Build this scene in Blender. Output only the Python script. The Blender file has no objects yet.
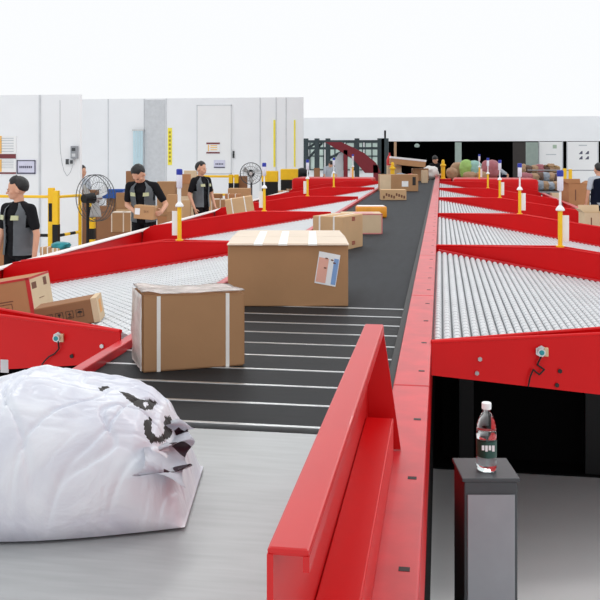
import bpy, bmesh, math, random
from mathutils import Vector, Matrix, Euler, noise
random.seed(7)
C = bpy.context.scene.collection
PI = math.pi
# ------------------------------------------------------------------ camera
YAW = math.radians(9.01); CH = 1.95; F = 889.0; PX = 300.0; PY = 150.0
F0 = 450.0; K = F/F0; YK = 1.992      # distances below are written in 450ths of the focal length and stretched by K
cd = bpy.data.cameras.new('camera'); cam = bpy.data.objects.new('camera', cd); C.objects.link(cam)
cam.location = (0, 0, CH); cam.rotation_euler = (PI/2, 0, YAW)
cd.sensor_width = 36; cd.lens = F/600*36; cd.shift_x = (300-PX)/600; cd.shift_y = (PY-300)/600
cd.clip_start = 0.05; cd.clip_end = 300
bpy.context.scene.camera = cam
cY, sY = math.cos(YAW), math.sin(YAW)
def at(px, py, D):
    D = D*K; lat = (px-PX)/F*D
    return Vector((lat*cY - D*sY, lat*sY + D*cY, CH - (py-PY)/F*D))
def on_z(px, py, z): return at(px, py, F0*(CH-z)/(py-PY))
def on_y(px, py, Y):
    r = (px-PX)/F
    return at(px, py, Y/(r*sY + cY)/K)
# ------------------------------------------------------------------ materials
def new_mat(name):
    m = bpy.data.materials.new(name); m.use_nodes = True
    return m, m.node_tree, m.node_tree.nodes['Principled BSDF']
def s2l(c): return tuple(((v/255.0)/12.92 if v/255.0 <= .04045 else ((v/255.0+.055)/1.055)**2.4) for v in c)
def mat(name, rgb, rough=.5, metal=0, var=.06, scale=8, bump=0, bscale=40, spec=.5, coat=0, stretch=None):
    m, t, b = new_mat(name); c = s2l(rgb)
    tc = t.nodes.new('ShaderNodeTexCoord'); mp = t.nodes.new('ShaderNodeMapping')
    t.links.new(tc.outputs['Object'], mp.inputs[0])
    if stretch: mp.inputs['Scale'].default_value = stretch
    n = t.nodes.new('ShaderNodeTexNoise'); n.inputs['Scale'].default_value = scale; n.inputs['Detail'].default_value = 5
    t.links.new(mp.outputs[0], n.inputs['Vector'])
    r = t.nodes.new('ShaderNodeValToRGB')
    r.color_ramp.elements[0].position = .3; r.color_ramp.elements[1].position = .7
    r.color_ramp.elements[0].color = (*[max(0, v*(1-var)) for v in c], 1)
    r.color_ramp.elements[1].color = (*[min(1, v*(1+var)) for v in c], 1)
    t.links.new(n.outputs['Fac'], r.inputs[0]); t.links.new(r.outputs[0], b.inputs['Base Color'])
    b.inputs['Roughness'].default_value = rough; b.inputs['Metallic'].default_value = metal
    b.inputs['Specular IOR Level'].default_value = spec; b.inputs['Coat Weight'].default_value = coat
    if bump:
        n2 = t.nodes.new('ShaderNodeTexNoise'); n2.inputs['Scale'].default_value = bscale; n2.inputs['Detail'].default_value = 4
        t.links.new(mp.outputs[0], n2.inputs['Vector'])
        bp = t.nodes.new('ShaderNodeBump'); bp.inputs['Strength'].default_value = bump; bp.inputs['Distance'].default_value = .01
        t.links.new(n2.outputs['Fac'], bp.inputs['Height']); t.links.new(bp.outputs[0], b.inputs['Normal'])
    return m
M = {}
M['red'] = mat('red_paint', (206, 8, 14), .38, var=.05, scale=3, bump=.05, bscale=6, spec=.22)
M['redrail'] = mat('red_rail_paint', (200, 36, 44), .36, var=.14, scale=9, spec=.5, coat=.12)
M['redguard'] = mat('red_guard_paint', (200, 14, 18), .34, var=.04, scale=5, spec=.42, coat=.08)
M['maroon'] = mat('maroon_paint', (120, 18, 34), .5)
M['belt'] = mat('rubber_belt', (38, 41, 46), .68, var=.16, scale=5, bump=.15, bscale=90, spec=.2, stretch=(4, .6, 1))
M['slat'] = mat('rubber_slat', (29, 31, 34), .6, var=.15, scale=6, bump=.1, bscale=60, spec=.2, stretch=(.6, 5, 1))
M['alu'] = mat('brushed_aluminium', (205, 207, 208), .3, .85, var=.06, scale=20)
M['steel'] = mat('steel_plate', (172, 175, 176), .4, .3, var=.07, scale=6, stretch=(1, 8, 1))
M['black'] = mat('black_plastic', (20, 20, 22), .5, spec=.3)
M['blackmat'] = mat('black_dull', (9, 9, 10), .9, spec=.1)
M['wheel'] = mat('roller_plastic', (206, 209, 212), .4, var=.05, scale=3, spec=.4)
M['tray'] = mat('roller_tray', (112, 116, 120), .6)
M['white'] = mat('white_paint', (240, 241, 242), .6, var=.015, scale=2)
M['wall'] = mat('white_wall_panel', (240, 242, 245), .7, var=.02, scale=1.2)
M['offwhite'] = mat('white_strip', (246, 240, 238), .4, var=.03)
M['grey'] = mat('grey_paint', (150, 154, 160), .55)
M['lightgrey'] = mat('light_grey_paint', (205, 208, 212), .5)
M['darkgrey'] = mat('dark_grey_paint', (66, 70, 74), .5)
M['steelgreen'] = mat('dark_green_steel', (52, 66, 70), .55, var=.12)
M['palegreen'] = mat('pale_green_steel', (150, 165, 158), .6)
M['yellow'] = mat('yellow_paint', (246, 196, 20), .4, var=.05)
M['paleyellow'] = mat('pale_yellow_paint', (248, 232, 70), .5)
M['blue'] = mat('blue_plastic', (30, 48, 160), .35)
M['bluetote'] = mat('blue_tote_plastic', (28, 88, 178), .45)
M['teal'] = mat('teal_plastic', (30, 140, 150), .4, var=.15, scale=14, bump=.6, bscale=16)
M['lens'] = mat('lamp_lens', (226, 224, 236), .2)
for k, c in dict(a=(190, 148, 108), b=(172, 132, 96), c=(206, 170, 130), d=(150, 108, 78), e=(214, 190, 158), f=(180, 128, 90)).items():
    M['card_'+k] = mat('cardboard_'+k, c, .8, var=.05, scale=5, bump=.08, bscale=30, spec=.2)
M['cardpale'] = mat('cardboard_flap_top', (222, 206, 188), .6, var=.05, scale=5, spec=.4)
M['tape'] = mat('clear_tape', (206, 178, 140), .15, spec=.9)
M['whitetape'] = mat('white_strap', (240, 238, 232), .35)
M['redtape'] = mat('red_tape', (190, 44, 44), .4)
M['orange'] = mat('orange_wrap', (228, 150, 36), .35, var=.12, bump=.3, bscale=20)
M['paper'] = mat('paper_label', (238, 240, 242), .6)
M['pinkpaper'] = mat('pink_label_print', (236, 178, 160), .6)
M['bluepaper'] = mat('blue_label_print', (130, 165, 215), .6)
M['ink'] = mat('black_print', (36, 32, 30), .6)
M['brownink'] = mat('brown_print', (112, 70, 52), .7)
M['redink'] = mat('red_print', (150, 46, 40), .7)
M['skin'] = mat('skin', (214, 160, 132), .5, var=.04, scale=12)
M['hair'] = mat('black_hair', (18, 16, 18), .45, var=.3, scale=60, bump=.4, bscale=80)
M['shirt'] = mat('black_shirt', (22, 22, 26), .85, var=.15, bump=.3, bscale=14, spec=.2)
M['trousers'] = mat('black_trousers', (20, 20, 24), .85, var=.15, bump=.3, bscale=12, spec=.2)
M['vest'] = mat('grey_vest', (134, 140, 146), .75, var=.1, bump=.3, bscale=20)
M['reflect'] = mat('pale_reflective', (196, 200, 160), .4)
M['navy'] = mat('navy_cloth', (24, 32, 54), .85, var=.15, bump=.3, bscale=14, spec=.2)
M['palecloth'] = mat('pale_grey_cloth', (180, 188, 198), .8, var=.06, bump=.3, bscale=14)
M['green'] = mat('green_bag', (160, 200, 110), .5, var=.15, bump=.5, bscale=16)
M['mint'] = mat('mint_bag', (150, 196, 186), .5, var=.15, bump=.5, bscale=16)
M['rose'] = mat('rose_bag', (170, 100, 108), .5, var=.15, bump=.5, bscale=16)
M['redbag'] = mat('red_bag', (206, 40, 40), .4, var=.15, bump=.5, bscale=16)
M['tan'] = mat('tan_sack', (176, 142, 112), .7, var=.12, bump=.5, bscale=16)
M['greybag'] = mat('grey_bag', (150, 158, 170), .5, var=.15, bump=.5, bscale=16)
M['whitebag'] = mat('white_bag', (232, 230, 228), .4, var=.06, bump=.5, bscale=16)
M['curtain'] = mat('pale_blue_curtain', (196, 222, 232), .3, var=.06, scale=3)
M['floor'] = mat('pale_epoxy_floor', (236, 236, 236), .45, var=.03, scale=2)
M['floorshade'] = mat('black_floor_shade', (14, 14, 15), .9, var=.2, spec=.1)
M['window'] = mat('window_pane', (196, 214, 206), .15, var=.1, scale=1)
def bag_mat():
    m, t, b = new_mat('white_polythene')
    b.inputs['Roughness'].default_value = .28; b.inputs['Specular IOR Level'].default_value = .6
    tc = t.nodes.new('ShaderNodeTexCoord'); n = t.nodes.new('ShaderNodeTexNoise'); n.inputs['Scale'].default_value = 5; n.inputs['Detail'].default_value = 6; n.inputs['Distortion'].default_value = 1.2
    t.links.new(tc.outputs['Object'], n.inputs['Vector'])
    r = t.nodes.new('ShaderNodeValToRGB'); r.color_ramp.elements[0].position = .3; r.color_ramp.elements[1].position = .62
    r.color_ramp.elements[0].color = (*s2l((206, 209, 222)), 1); r.color_ramp.elements[1].color = (*s2l((230, 234, 241)), 1)
    t.links.new(n.outputs['Fac'], r.inputs[0]); t.links.new(r.outputs[0], b.inputs['Base Color'])
    bp = t.nodes.new('ShaderNodeBump'); bp.inputs['Strength'].default_value = .55; bp.inputs['Distance'].default_value = .02
    t.links.new(n.outputs['Fac'], bp.inputs['Height']); t.links.new(bp.outputs[0], b.inputs['Normal'])
    return m
M['bag'] = bag_mat()
def clear(name, col, rough=.03, ior=1.35):
    m, t, b = new_mat(name); b.inputs['Base Color'].default_value = (*col, 1)
    b.inputs['Transmission Weight'].default_value = 1; b.inputs['Roughness'].default_value = rough; b.inputs['IOR'].default_value = ior
    return m
M['pet'] = clear('clear_bottle_plastic', (.95, .97, .98)); M['water'] = clear('water', (.9, .96, .96), 0, 1.33)
# ------------------------------------------------------------------ helpers
def P(name, bm, m, parent=None, smooth=False):
    me = bpy.data.meshes.new(name)
    bmesh.ops.recalc_face_normals(bm, faces=bm.faces)
    bm.to_mesh(me); bm.free()
    for mm in (m if isinstance(m, (list, tuple)) else [m]): me.materials.append(mm)
    if smooth:
        for p in me.polygons: p.use_smooth = True
    o = bpy.data.objects.new(name, me); C.objects.link(o)
    if parent: o.parent = parent
    return o
def tag(o, label, cat, group=None, kind=None):
    o['label'] = label; o['category'] = cat
    if group: o['group'] = group
    if kind: o['kind'] = kind
    return o
def T(name, label, cat, loc=(0, 0, 0), rz=0, group=None):
    o = bpy.data.objects.new(name, None); C.objects.link(o); o.empty_display_size = .1
    o.location = loc; o.rotation_euler = (0, 0, rz)
    return tag(o, label, cat, group)
def S(name, bm, m):
    o = P(name, bm, m); o['kind'] = 'structure'; return o
def B(): return bmesh.new()
def bx(bm, x0, x1, y0, y1, z0, z1, bev=0, mi=0):
    r = bmesh.ops.create_cube(bm, size=1)
    vs = r['verts']
    for v in vs:
        v.co = Vector((x0+(v.co.x+.5)*(x1-x0), y0+(v.co.y+.5)*(y1-y0), z0+(v.co.z+.5)*(z1-z0)))
    fs = set(f for v in vs for f in v.link_faces)
    for f in fs: f.material_index = mi
    if bev:
        es = list(set(e for v in vs for e in v.link_edges))
        bmesh.ops.bevel(bm, geom=es, offset=bev, segments=2, affect='EDGES', profile=.5)
    return bm
def box(*a, **k): return bx(B(), *a, **k)
def hexa(bm, b, t, mi=0):          # bottom 4 points, top 4 points
    v = [bm.verts.new(p) for p in list(b)+list(t)]
    for q in ((3, 2, 1, 0), (4, 5, 6, 7), (0, 1, 5, 4), (1, 2, 6, 5), (2, 3, 7, 6), (3, 0, 4, 7)):
        bm.faces.new([v[i] for i in q]).material_index = mi
    return bm
def cyl(bm, p0, p1, r0, r1=None, seg=16, mi=0):
    p0, p1 = Vector(p0), Vector(p1); d = p1-p0; r1 = r0 if r1 is None else r1
    if d.length < 1e-6: return bm
    mt = Matrix.Translation((p0+p1)/2) @ d.to_track_quat('Z', 'Y').to_matrix().to_4x4()
    r = bmesh.ops.create_cone(bm, cap_ends=True, segments=seg, radius1=r0, radius2=r1, depth=d.length, matrix=mt)
    for f in set(f for v in r['verts'] for f in v.link_faces): f.material_index = mi
    return bm
def sph(bm, c, r, sub=3, mt=None):
    r = (r, r, r) if not isinstance(r, (tuple, list)) else r
    m4 = Matrix.Translation(c) @ (mt.to_4x4() if mt else Matrix.Identity(4)) @ Matrix.Diagonal((*r, 1))
    return bmesh.ops.create_icosphere(bm, subdivisions=sub, radius=1, matrix=m4)['verts']
def limb(bm, p0, r0, p1, r1):
    cyl(bm, p0, p1, r0, r1, 16); sph(bm, Vector(p0), r0, 2); sph(bm, Vector(p1), r1, 2)
def tube(bm, pts, r, seg=8):
    for a, b in zip(pts, pts[1:]): cyl(bm, a, b, r, r, seg)
    for p in pts[1:-1]: sph(bm, Vector(p), r, 1)
    return bm
def lathe(bm, prof, seg=24, c=(0, 0, 0), close=True):
    rings = []
    for r, z in prof:
        rings.append([bm.verts.new((c[0]+r*math.cos(2*PI*i/seg), c[1]+r*math.sin(2*PI*i/seg), c[2]+z)) for i in range(seg)])
    for a, b in zip(rings, rings[1:]):
        for i in range(seg): bm.faces.new((a[i], a[(i+1) % seg], b[(i+1) % seg], b[i]))
    if close:
        bm.faces.new(rings[0][::-1]); bm.faces.new(rings[-1])
    return bm
def torus(bm, c, R, r, axis='Y', seg=40, s2=6):
    rs = []
    for i in range(seg):
        a = 2*PI*i/seg; ring = []
        for j in range(s2):
            b = 2*PI*j/s2; rr = R+r*math.cos(b); h = r*math.sin(b)
            p = (rr*math.cos(a), h, rr*math.sin(a)) if axis == 'Y' else (rr*math.cos(a), rr*math.sin(a), h)
            ring.append(bm.verts.new(Vector(c)+Vector(p)))
        rs.append(ring)
    for i in range(seg):
        for j in range(s2):
            bm.faces.new((rs[i][j], rs[(i+1) % seg][j], rs[(i+1) % seg][(j+1) % s2], rs[i][(j+1) % s2]))
    return bm
def copy_tree(o, parent=None):
    c = o.copy(); C.objects.link(c); c.parent = parent
    for ch in list(o.children): copy_tree(ch, c)
    return c
# ------------------------------------------------------------------ layout numbers
BZ = 1.06; TOP = 1.13; BL = -1.38; BR = -.20; PIT = 3.885; WY = [3.84+PIT*i for i in range(7)]; ENDY = 28.4; NEARY = 1.05; SK = .46
SL = .174; OUT = 2.57
# ------------------------------------------------------------------ setting
S('floor', box(-24, 30, -3, 62, -.1, 0), M['floor'])
S('trim_1', box(-3.9, 2.45, 5.5, 29.5, 0, .012), M['floorshade'])['label'] = 'painted black shade on the floor below the chutes'  # thin black sheet painting the shade under the chutes onto the floor
PW = 8*YK; PE = on_y(80, 150, PW).x
S('wall_left', box(-13, PE, PW, PW+.1, 0, 3.0), M['wall'])
tx_ = on_y(40, 150, PW).x
S('trim_2', box(tx_-.02, tx_+.02, PW-.015, PW, 0, 3.0), M['lightgrey'])['label'] = 'vertical joint strip on the white wall'
RW = 14.6*YK; RE = on_y(303, 150, RW).x
bm = box(-16, RE, RW, RW+.12, 0, 3.7); S('wall_left_rear', bm, M['wall'])
# panel joints on the rear-left wall
for i, px in enumerate((108, 144, 166, 260, 276, 286)):
    p = on_y(px, 150, RW-.02); S('trim_%d' % (i+3), box(p.x-.014, p.x+.014, RW-.015, RW, 0, 3.7), M['lightgrey'])
BW = 24*YK; zt0 = CH+8.6/F*BW; DE = on_y(386, 150, BW).x
bm = box(-24, 30, BW, BW+.2, zt0, 3.7); bx(bm, -24, on_y(309, 150, BW).x, BW, BW+.2, 0, zt0); bx(bm, on_y(309, 150, BW).x, DE, BW, BW+.2, 0, .9)
S('wall_back', bm, M['wall'])
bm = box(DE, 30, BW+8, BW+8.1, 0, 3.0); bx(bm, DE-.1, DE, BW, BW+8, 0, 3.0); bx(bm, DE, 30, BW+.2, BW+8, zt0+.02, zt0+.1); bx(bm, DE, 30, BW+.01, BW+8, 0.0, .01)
S('wall_far', bm, M['blackmat'])  # near-black colour stands in for the unlit hall behind the opening
for i, (a, b) in enumerate(((310, 324), (326, 344), (346, 363), (365, 379))):
    p, q = on_y(a, 143, BW-.1), on_y(b, 143, BW-.1)
    w = S('window_%d' % (i+1), box(p.x, q.x, BW-.1, BW-.02, .9, zt0), M['window'])
    f = B(); 
    for z in (.88, 1.62, 2.36): bx(f, p.x-.03, q.x+.03, BW-.16, BW-.08, z-.03, z+.03)
    for x in (p.x, (p.x+q.x)/2, q.x): bx(f, x-.03, x+.03, BW-.16, BW-.08, .88, 2.39)
    P('window_frame', f, M['steelgreen'], w)
# ------------------------------------------------------------------ main belt conveyor
cv = T('belt_conveyor', 'long red conveyor with dark grey belt running down the middle of the hall', 'conveyor', (0, 0, 0))
Y0_ = on_z(300, 427, BZ).y; yy = [Y0_+.241*i for i in range(10)]; Y1 = yy[-1]
bm = box(BL+.0, BR, Y1+.01, ENDY, BZ-.03, BZ, bev=.006); P('belt', bm, M['belt'], cv)
cyl(bm := B(), (BL, ENDY, BZ-.06), (BR, ENDY, BZ-.06), .06, seg=24); P('end_roller', bm, M['darkgrey'], cv)
yy = yy[::-1]
for i, y in enumerate(yy[:-1]):
    P('slat', box(BL, BR, yy[i+1]+.009, y-.009, BZ-.03, BZ-.001, bev=.005), M['slat'], cv)
for y in yy:
    P('slat_strip', box(BL, BR, y-.009, y+.009, BZ-.03, BZ+.0015, bev=.001), M['alu'], cv)
P('infeed_plate', box(BL, BR, NEARY, yy[-1]-.05, BZ-.02, BZ-.004, bev=.003), M['steel'], cv)
P('belt_bed', box(BL, BR, NEARY, ENDY-.1, BZ-.1, BZ-.032), M['blackmat'], cv)
# edge lip by the rail, rail covers
P('edge_lip', box(BR, -.168, NEARY, ENDY, BZ-.1, BZ+.035, bev=.004), M['black'], cv)
ys = [NEARY]+[3.12+1.94*i for i in range(13)]+[ENDY]
for a, b in zip(ys, ys[1:]):
    rc = P('rail_cover', box(-.165, -.04, a+.002, b-.002, TOP-.03, TOP, bev=.006), M['redrail'], cv)
    y = a+.2
    while y < b-.03 and y < 16:
        P('slot', box(-.082, -.060, y, y+.018, TOP-.002, TOP+.0008), M['ink'], rc); y += .49
P('side_frame', box(-.06, -.045, NEARY, ENDY, .72, TOP-.03), M['red'], cv)
P('side_frame', box(BL-.05, BL-.03, NEARY, ENDY, .72, BZ), M['red'], cv)
P('edge_rail', box(BL-.05, BL, NEARY, ENDY, BZ-.04, TOP-.035, bev=.006), M['redrail'], cv)
for y in (5.8, 9, 13, 17, 21, 25, 28):
    for x in (BL+.05, BR+.02): P('leg', box(x-.03, x+.03, y-.03, y+.03, 0, BZ-.1), M['darkgrey'], cv)
P('lower_shade_panel', box(-.058, -.046, NEARY, ENDY, .01, .72), M['blackmat'], cv)  # black sheet added to stand for the shade below the belt frame
P('underside_shade_panel', box(BL, -.07, 5.45, 5.48, .05, BZ-.1), M['blackmat'], cv)  # added black cross sheet, keeps the space under the belt dark
# ---- tall side guard near camera
g = T('side_guard', 'tall red sheet metal guard rising at the right edge of the near belt', 'guard', (-.2, 2.4, TOP))
def loc_(bm, o):
    bmesh.ops.translate(bm, verts=bm.verts, vec=-Vector(o)); return bm
GO = (-.2, 2.4, TOP)
bm = box(-.207, -.155, NEARY, 2.445, 1.462, 1.472, bev=.004); P('top_flange', loc_(bm, GO), M['redguard'], g)
bm = box(-.207, -.199, NEARY, 2.445, BZ+.036, 1.464); P('web_plate', loc_(bm, GO), M['redguard'], g)
bm = box(-.163, -.155, NEARY, 2.445, 1.445, 1.464); P('flange_lip', loc_(bm, GO), M['redguard'], g)
bm = hexa(B(), [(-.205, 2.438, 1.132), (-.108, 2.438, 1.132), (-.108, 2.446, 1.132), (-.205, 2.446, 1.132)],
          [(-.205, 2.438, 1.466), (-.157, 2.438, 1.466), (-.157, 2.446, 1.466), (-.205, 2.446, 1.466)])
P('end_gusset', loc_(bm, GO), M['redguard'], g)
bm = box(-.198, -.125, NEARY, 2.38, TOP+.002, 1.235, bev=.003); P('lower_channel', loc_(bm, GO), M['red'], g)
# ------------------------------------------------------------------ chutes
def wheels(y0f, y1, flip):
    bm = B(); r = .0195; nx = int((OUT-.1)/.046)
    seg = 7
    for i in range(nx):
        x = .024+i*.046; zc = 1.10-SL*x-r
        y = y1-.07
        while y > y0f(x)+.06:
            a = y-.032; b = y+.032; va = []; vb = []
            for k in range(seg):
                th = PI*(k/(seg-1)); dx = r*math.cos(th); dz = r*math.sin(th)
                va.append(bm.verts.new((x+dx, a, zc+dz))); vb.append(bm.verts.new((x+dx, b, zc+dz)))
            for k in range(seg-1): bm.faces.new((va[k], va[k+1], vb[k+1], vb[k]))
            bm.faces.new(va); bm.faces.new(vb[::-1])
            y -= .076
    return bm
def mir(bm, flip):
    if flip:
        for v in bm.verts: v.co.x = -v.co.x
    return bm
def divider(bm, skew, low):        # V-shaped hollow wall growing from a tip at the belt, bends down past the post
    def y(x): return skew*x
    def top(x): return TOP if x <= 1.04 else TOP-.155*(x-1.04)
    def half(x): return .004+.075*min(1, x/1.0)
    xs = [0, .35, .7, 1.04, 1.5, 2.0, 2.45]
    t = .006
    for a, b in zip(xs, xs[1:]):
        for s in (-1, 1):
            def q(x, z, off): return (x, y(x)+s*(half(x)+off), z)
            hexa(bm, [q(a, 1.10-SL*a-low, -t), q(b, 1.10-SL*b-low, -t), q(b, 1.10-SL*b-low, t), q(a, 1.10-SL*a-low, t)],
                 [q(a, top(a), -t), q(b, top(b), -t), q(b, top(b), t), q(a, top(a), t)])
        hexa(bm, [(a, y(a)-half(a), top(a)-.07), (b, y(b)-half(b), top(b)-.07), (b, y(b)+half(b), top(b)-.07), (a, y(a)+half(a), top(a)-.07)],
             [(a, y(a)-half(a), top(a)-.065), (b, y(b)-half(b), top(b)-.065), (b, y(b)+half(b), top(b)-.065), (a, y(a)+half(a), top(a)-.065)])
    # rolled upper lips and slanted outer end
    for s in (-1, 1):
        for a, b in zip(xs, xs[1:]):
            cyl(bm, (a, y(a)+s*(half(a)), top(a)), (b, y(b)+s*half(b), top(b)), .009, seg=8)
    hexa(bm, [(2.45, y(2.45)-.08, 1.10-SL*2.45-low), (2.57, y(2.57)-.08, 1.10-SL*2.57-low), (2.57, y(2.57)+.08, 1.10-SL*2.57-low), (2.45, y(2.45)+.08, 1.10-SL*2.45-low)],
         [(2.45, y(2.45)-.08, top(2.45)), (2.54, y(2.54)-.08, .86), (2.54, y(2.54)+.08, .86), (2.45, y(2.45)+.08, top(2.45))])
    return bm
def base_strip(n):
    bm = B()
    yb = PIT-.09
    hexa(bm, [(.02, yb-.03, 1.095-SL*.02), (2.5, yb-.055, 1.095-SL*2.5), (2.5, yb, 1.095-SL*2.5), (.02, yb, 1.095-SL*.02)],
         [(.02, yb-.03, 1.112-SL*.02), (2.5, yb-.055, 1.112-SL*2.5), (2.5, yb, 1.112-SL*2.5), (.02, yb, 1.112-SL*.02)])
    return bm
def chute_parts(root, first, flip, post=True):
    skew = SK if first else 0
    low = .11
    P('divider_wall', mir(divider(B(), skew, low), flip), M['red'], root)
    yf = (lambda x: skew*x+.07)
    P('roller_bed', mir(wheels(yf, PIT-.09, flip), flip), M['wheel'], root, smooth=False)
    bm = hexa(B(), [(0, .02, 1.10-.06), (OUT, skew*OUT+.02, 1.10-SL*OUT-.06), (OUT, PIT-.085, 1.10-SL*OUT-.06), (0, PIT-.085, 1.10-.06)],
              [(0, .02, 1.10-.024), (OUT, skew*OUT+.02, 1.10-SL*OUT-.024), (OUT, PIT-.085, 1.10-SL*OUT-.024), (0, PIT-.085, 1.10-.024)])
    P('bed_tray', mir(bm, flip), M['tray'], root)
    P('base_strip', mir(base_strip(0), flip), M['redrail'], root)
    P('end_rail', mir(box(OUT, OUT+.04, skew*OUT-.08, PIT-.082, .55, .85), flip), M['red'], root)
    P('rail_capping', mir(box(OUT-.03, OUT+.06, skew*OUT-.08, PIT-.082, .85, .868, bev=.004), flip), M['offwhite'] if flip else M['redrail'], root)  # left top is off-white to paint the glare on the flange
    for x in (.5, 1.45, 2.45):
        P('support_leg', mir(box(x-.025, x+.025, 1.9, 1.95, 0, 1.10-SL*x-.06), flip), M['blackmat'], root)
    P('shade_panel', mir(box(.05, OUT-.05, 1.86, 1.89, .014, .6), flip), M['blackmat'], root)  # added black panel, paints the deep shade beneath the chute bed
cr = []; cl = []
for side, lst, ox, flip in (('right', cr, -.04, False), ('left', cl, BL-.05, True)):
    nm = 'on the %s of the belt' % side
    r0 = T('roller_chute', 'nearest roller chute %s, with bare outer wall facing the camera' % nm, 'chute', (ox, WY[0], 0), 0, 'roller chutes beside the belt')
    chute_parts(r0, True, flip); lst.append(r0)
    r1 = T('roller_chute', 'x', 'chute', (ox, WY[1], 0), 0, 'roller chutes beside the belt')
    chute_parts(r1, False, flip); lst.append(r1)
    for i in range(2, 5):
        c = copy_tree(r1); c.location = (ox, WY[i], 0); lst.append(c)
    for i, w in zip(range(1, 5), ('second', 'third', 'fourth', 'fifth and farthest')):
        lst[i]['label'] = '%s red-walled roller chute counted from the camera %s' % (w, nm)
    # raised rounded hood closing the row
    h = T('chute_end_hood', 'raised rounded red hood closing the far end of the %s chute row' % side, 'cover', (ox, WY[5], 0))
    P('hood_body', mir(box(.35, 2.5, .09, 1.5, .7, 1.2, bev=.07), flip), M['red'], h, True)
    P('front_wall', mir(divider(B(), 0, .11), flip), M['red'], h)
    for x in (.5, 2.3): P('support_leg', mir(box(x-.03, x+.03, .5, .56, 0, .72), flip), M['blackmat'], h)
# hardware on the two outer walls
def wallpt(side, px, py):            # point on the skewed near wall outer face
    best = None
    ox = -.04 if side > 0 else BL-.05
    lo, hi = 0.0, 2.4
    for k in range(60):
        x = (lo+hi)/2; X = ox+side*x; Y = WY[0]+SK*x-(.004+.075*min(1, x))-.008
        D = -X*sY+Y*cY; q = PX+F*(X*cY+Y*sY)/D
        if (q < px) == (side > 0): lo = x
        else: hi = x
    return Vector((X, Y, CH-(py-PY)/F*D))
for side, root, sx, cab in ((1, cr[0], (541, 351), [(541, 356), (537, 364), (544, 369), (539, 374), (533, 369), (530, 376), (528, 386)]),
                            (-1, cl[0], (59, 337), [(59, 340), (60, 348), (56, 353), (50, 356), (46, 360), (43, 364)])):
    p = wallpt(side, *sx)
    sn = T('photo_sensor', 'small round chrome sensor with black cable on the %s near chute wall' % ('right' if side > 0 else 'left'), 'sensor', p)
    bm = B(); cyl(bm, (0, -.035, 0), (0, 0, 0), .016, seg=20); cyl(bm, (.0, -.012, 0), (0, 0, 0), .026, seg=6)
    P('sensor_barrel', bm, M['alu'], sn)
    bm = B(); cyl(bm, (0, -.037, 0), (0, -.0345, 0), .011, seg=16); P('sensor_face', bm, M['teal'], sn)
    P('bracket', box(.012, .03, -.02, .0, -.02, .018, bev=.003), M['tape'], sn)
    bm = B(); tube(bm, [wallpt(side, *c)-p+Vector((0, -.012, 0)) for c in cab], .0035); P('cable', bm, M['black'], sn)
    for q in (((480, 359), (477, 373), (560, 371), (557, 385)) if side > 0 else ((102, 346), (72, 356))):
        w = wallpt(side, *q)-root.location; bm = B(); cyl(bm, w+Vector((0, -.007, 0)), w, .010, seg=6)
        P('bolt', bm, M['alu'] if q[0] in (480, 477, 102) else M['ink'], root)
w = wallpt(-1, 5, 366)
nt = tag(P('rating_plate', box(w.x-.022, w.x+.022, w.y-.006, w.y-.001, w.z-.032, w.z+.032, bev=.002), M['lightgrey']), 'small grey plate fixed low on the left near chute wall', 'plate')
w = wallpt(-1, 46, 361)
nt = P('connector', B(), M['black']); bpy.data.objects.remove(nt)
# ------------------------------------------------------------------ signal posts
def make_post(label, loc, group='signal posts on the chute dividers', card=0):
    t = T('signal_post', label, 'signal light', loc, 0, group)
    bm = B(); cyl(bm, (0, 0, -.1), (0, 0, .31), .019, seg=20); cyl(bm, (0, 0, -.005), (0, 0, .006), .035, seg=20); P('pole', bm, M['yellow'], t, False)
    bm = lathe(B(), [(.036, .30), (.038, .31), (.03, .325), (.013, .345)]); P('collar', bm, M['white'], t)
    bm = B(); cyl(bm, (0, 0, .34), (0, 0, .47), .010, seg=14); P('stem', bm, M['white'], t)
    bm = lathe(B(), [(.018, .465), (.026, .475), (.026, .585), (.024, .59)]); P('lamp_tube', bm, M['lens'], t, True)
    bm = lathe(B(), [(.027, .588), (.028, .595), (.028, .632), (.022, .64)]); P('lamp_cap', bm, M['blue'], t)
    if card:
        s = card
        P('placard', box(min(s*.02, s*.075), max(s*.02, s*.075), .02, .026, .04, .26 if abs(s) == 1 else .3), M['white'], t)
    return t
ordn = ('first', 'second', 'third', 'fourth', 'fifth')
for side, ox in ((1, -.04), (-1, BL-.05)):
    for i in range(5):
        X = ox+side*(1.03 if side > 0 else .893)
        z = TOP+.01 if i < 4 else 1.2
        make_post('%s yellow signal post with blue cap from the camera along the %s chutes' % (ordn[i], 'right' if side > 0 else 'left'),
                  (X, WY[i+1]+(0 if i < 4 else .4), z), card=(1 if side > 0 else -1) if i in (0, 1, 2, 4) else 0)
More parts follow.
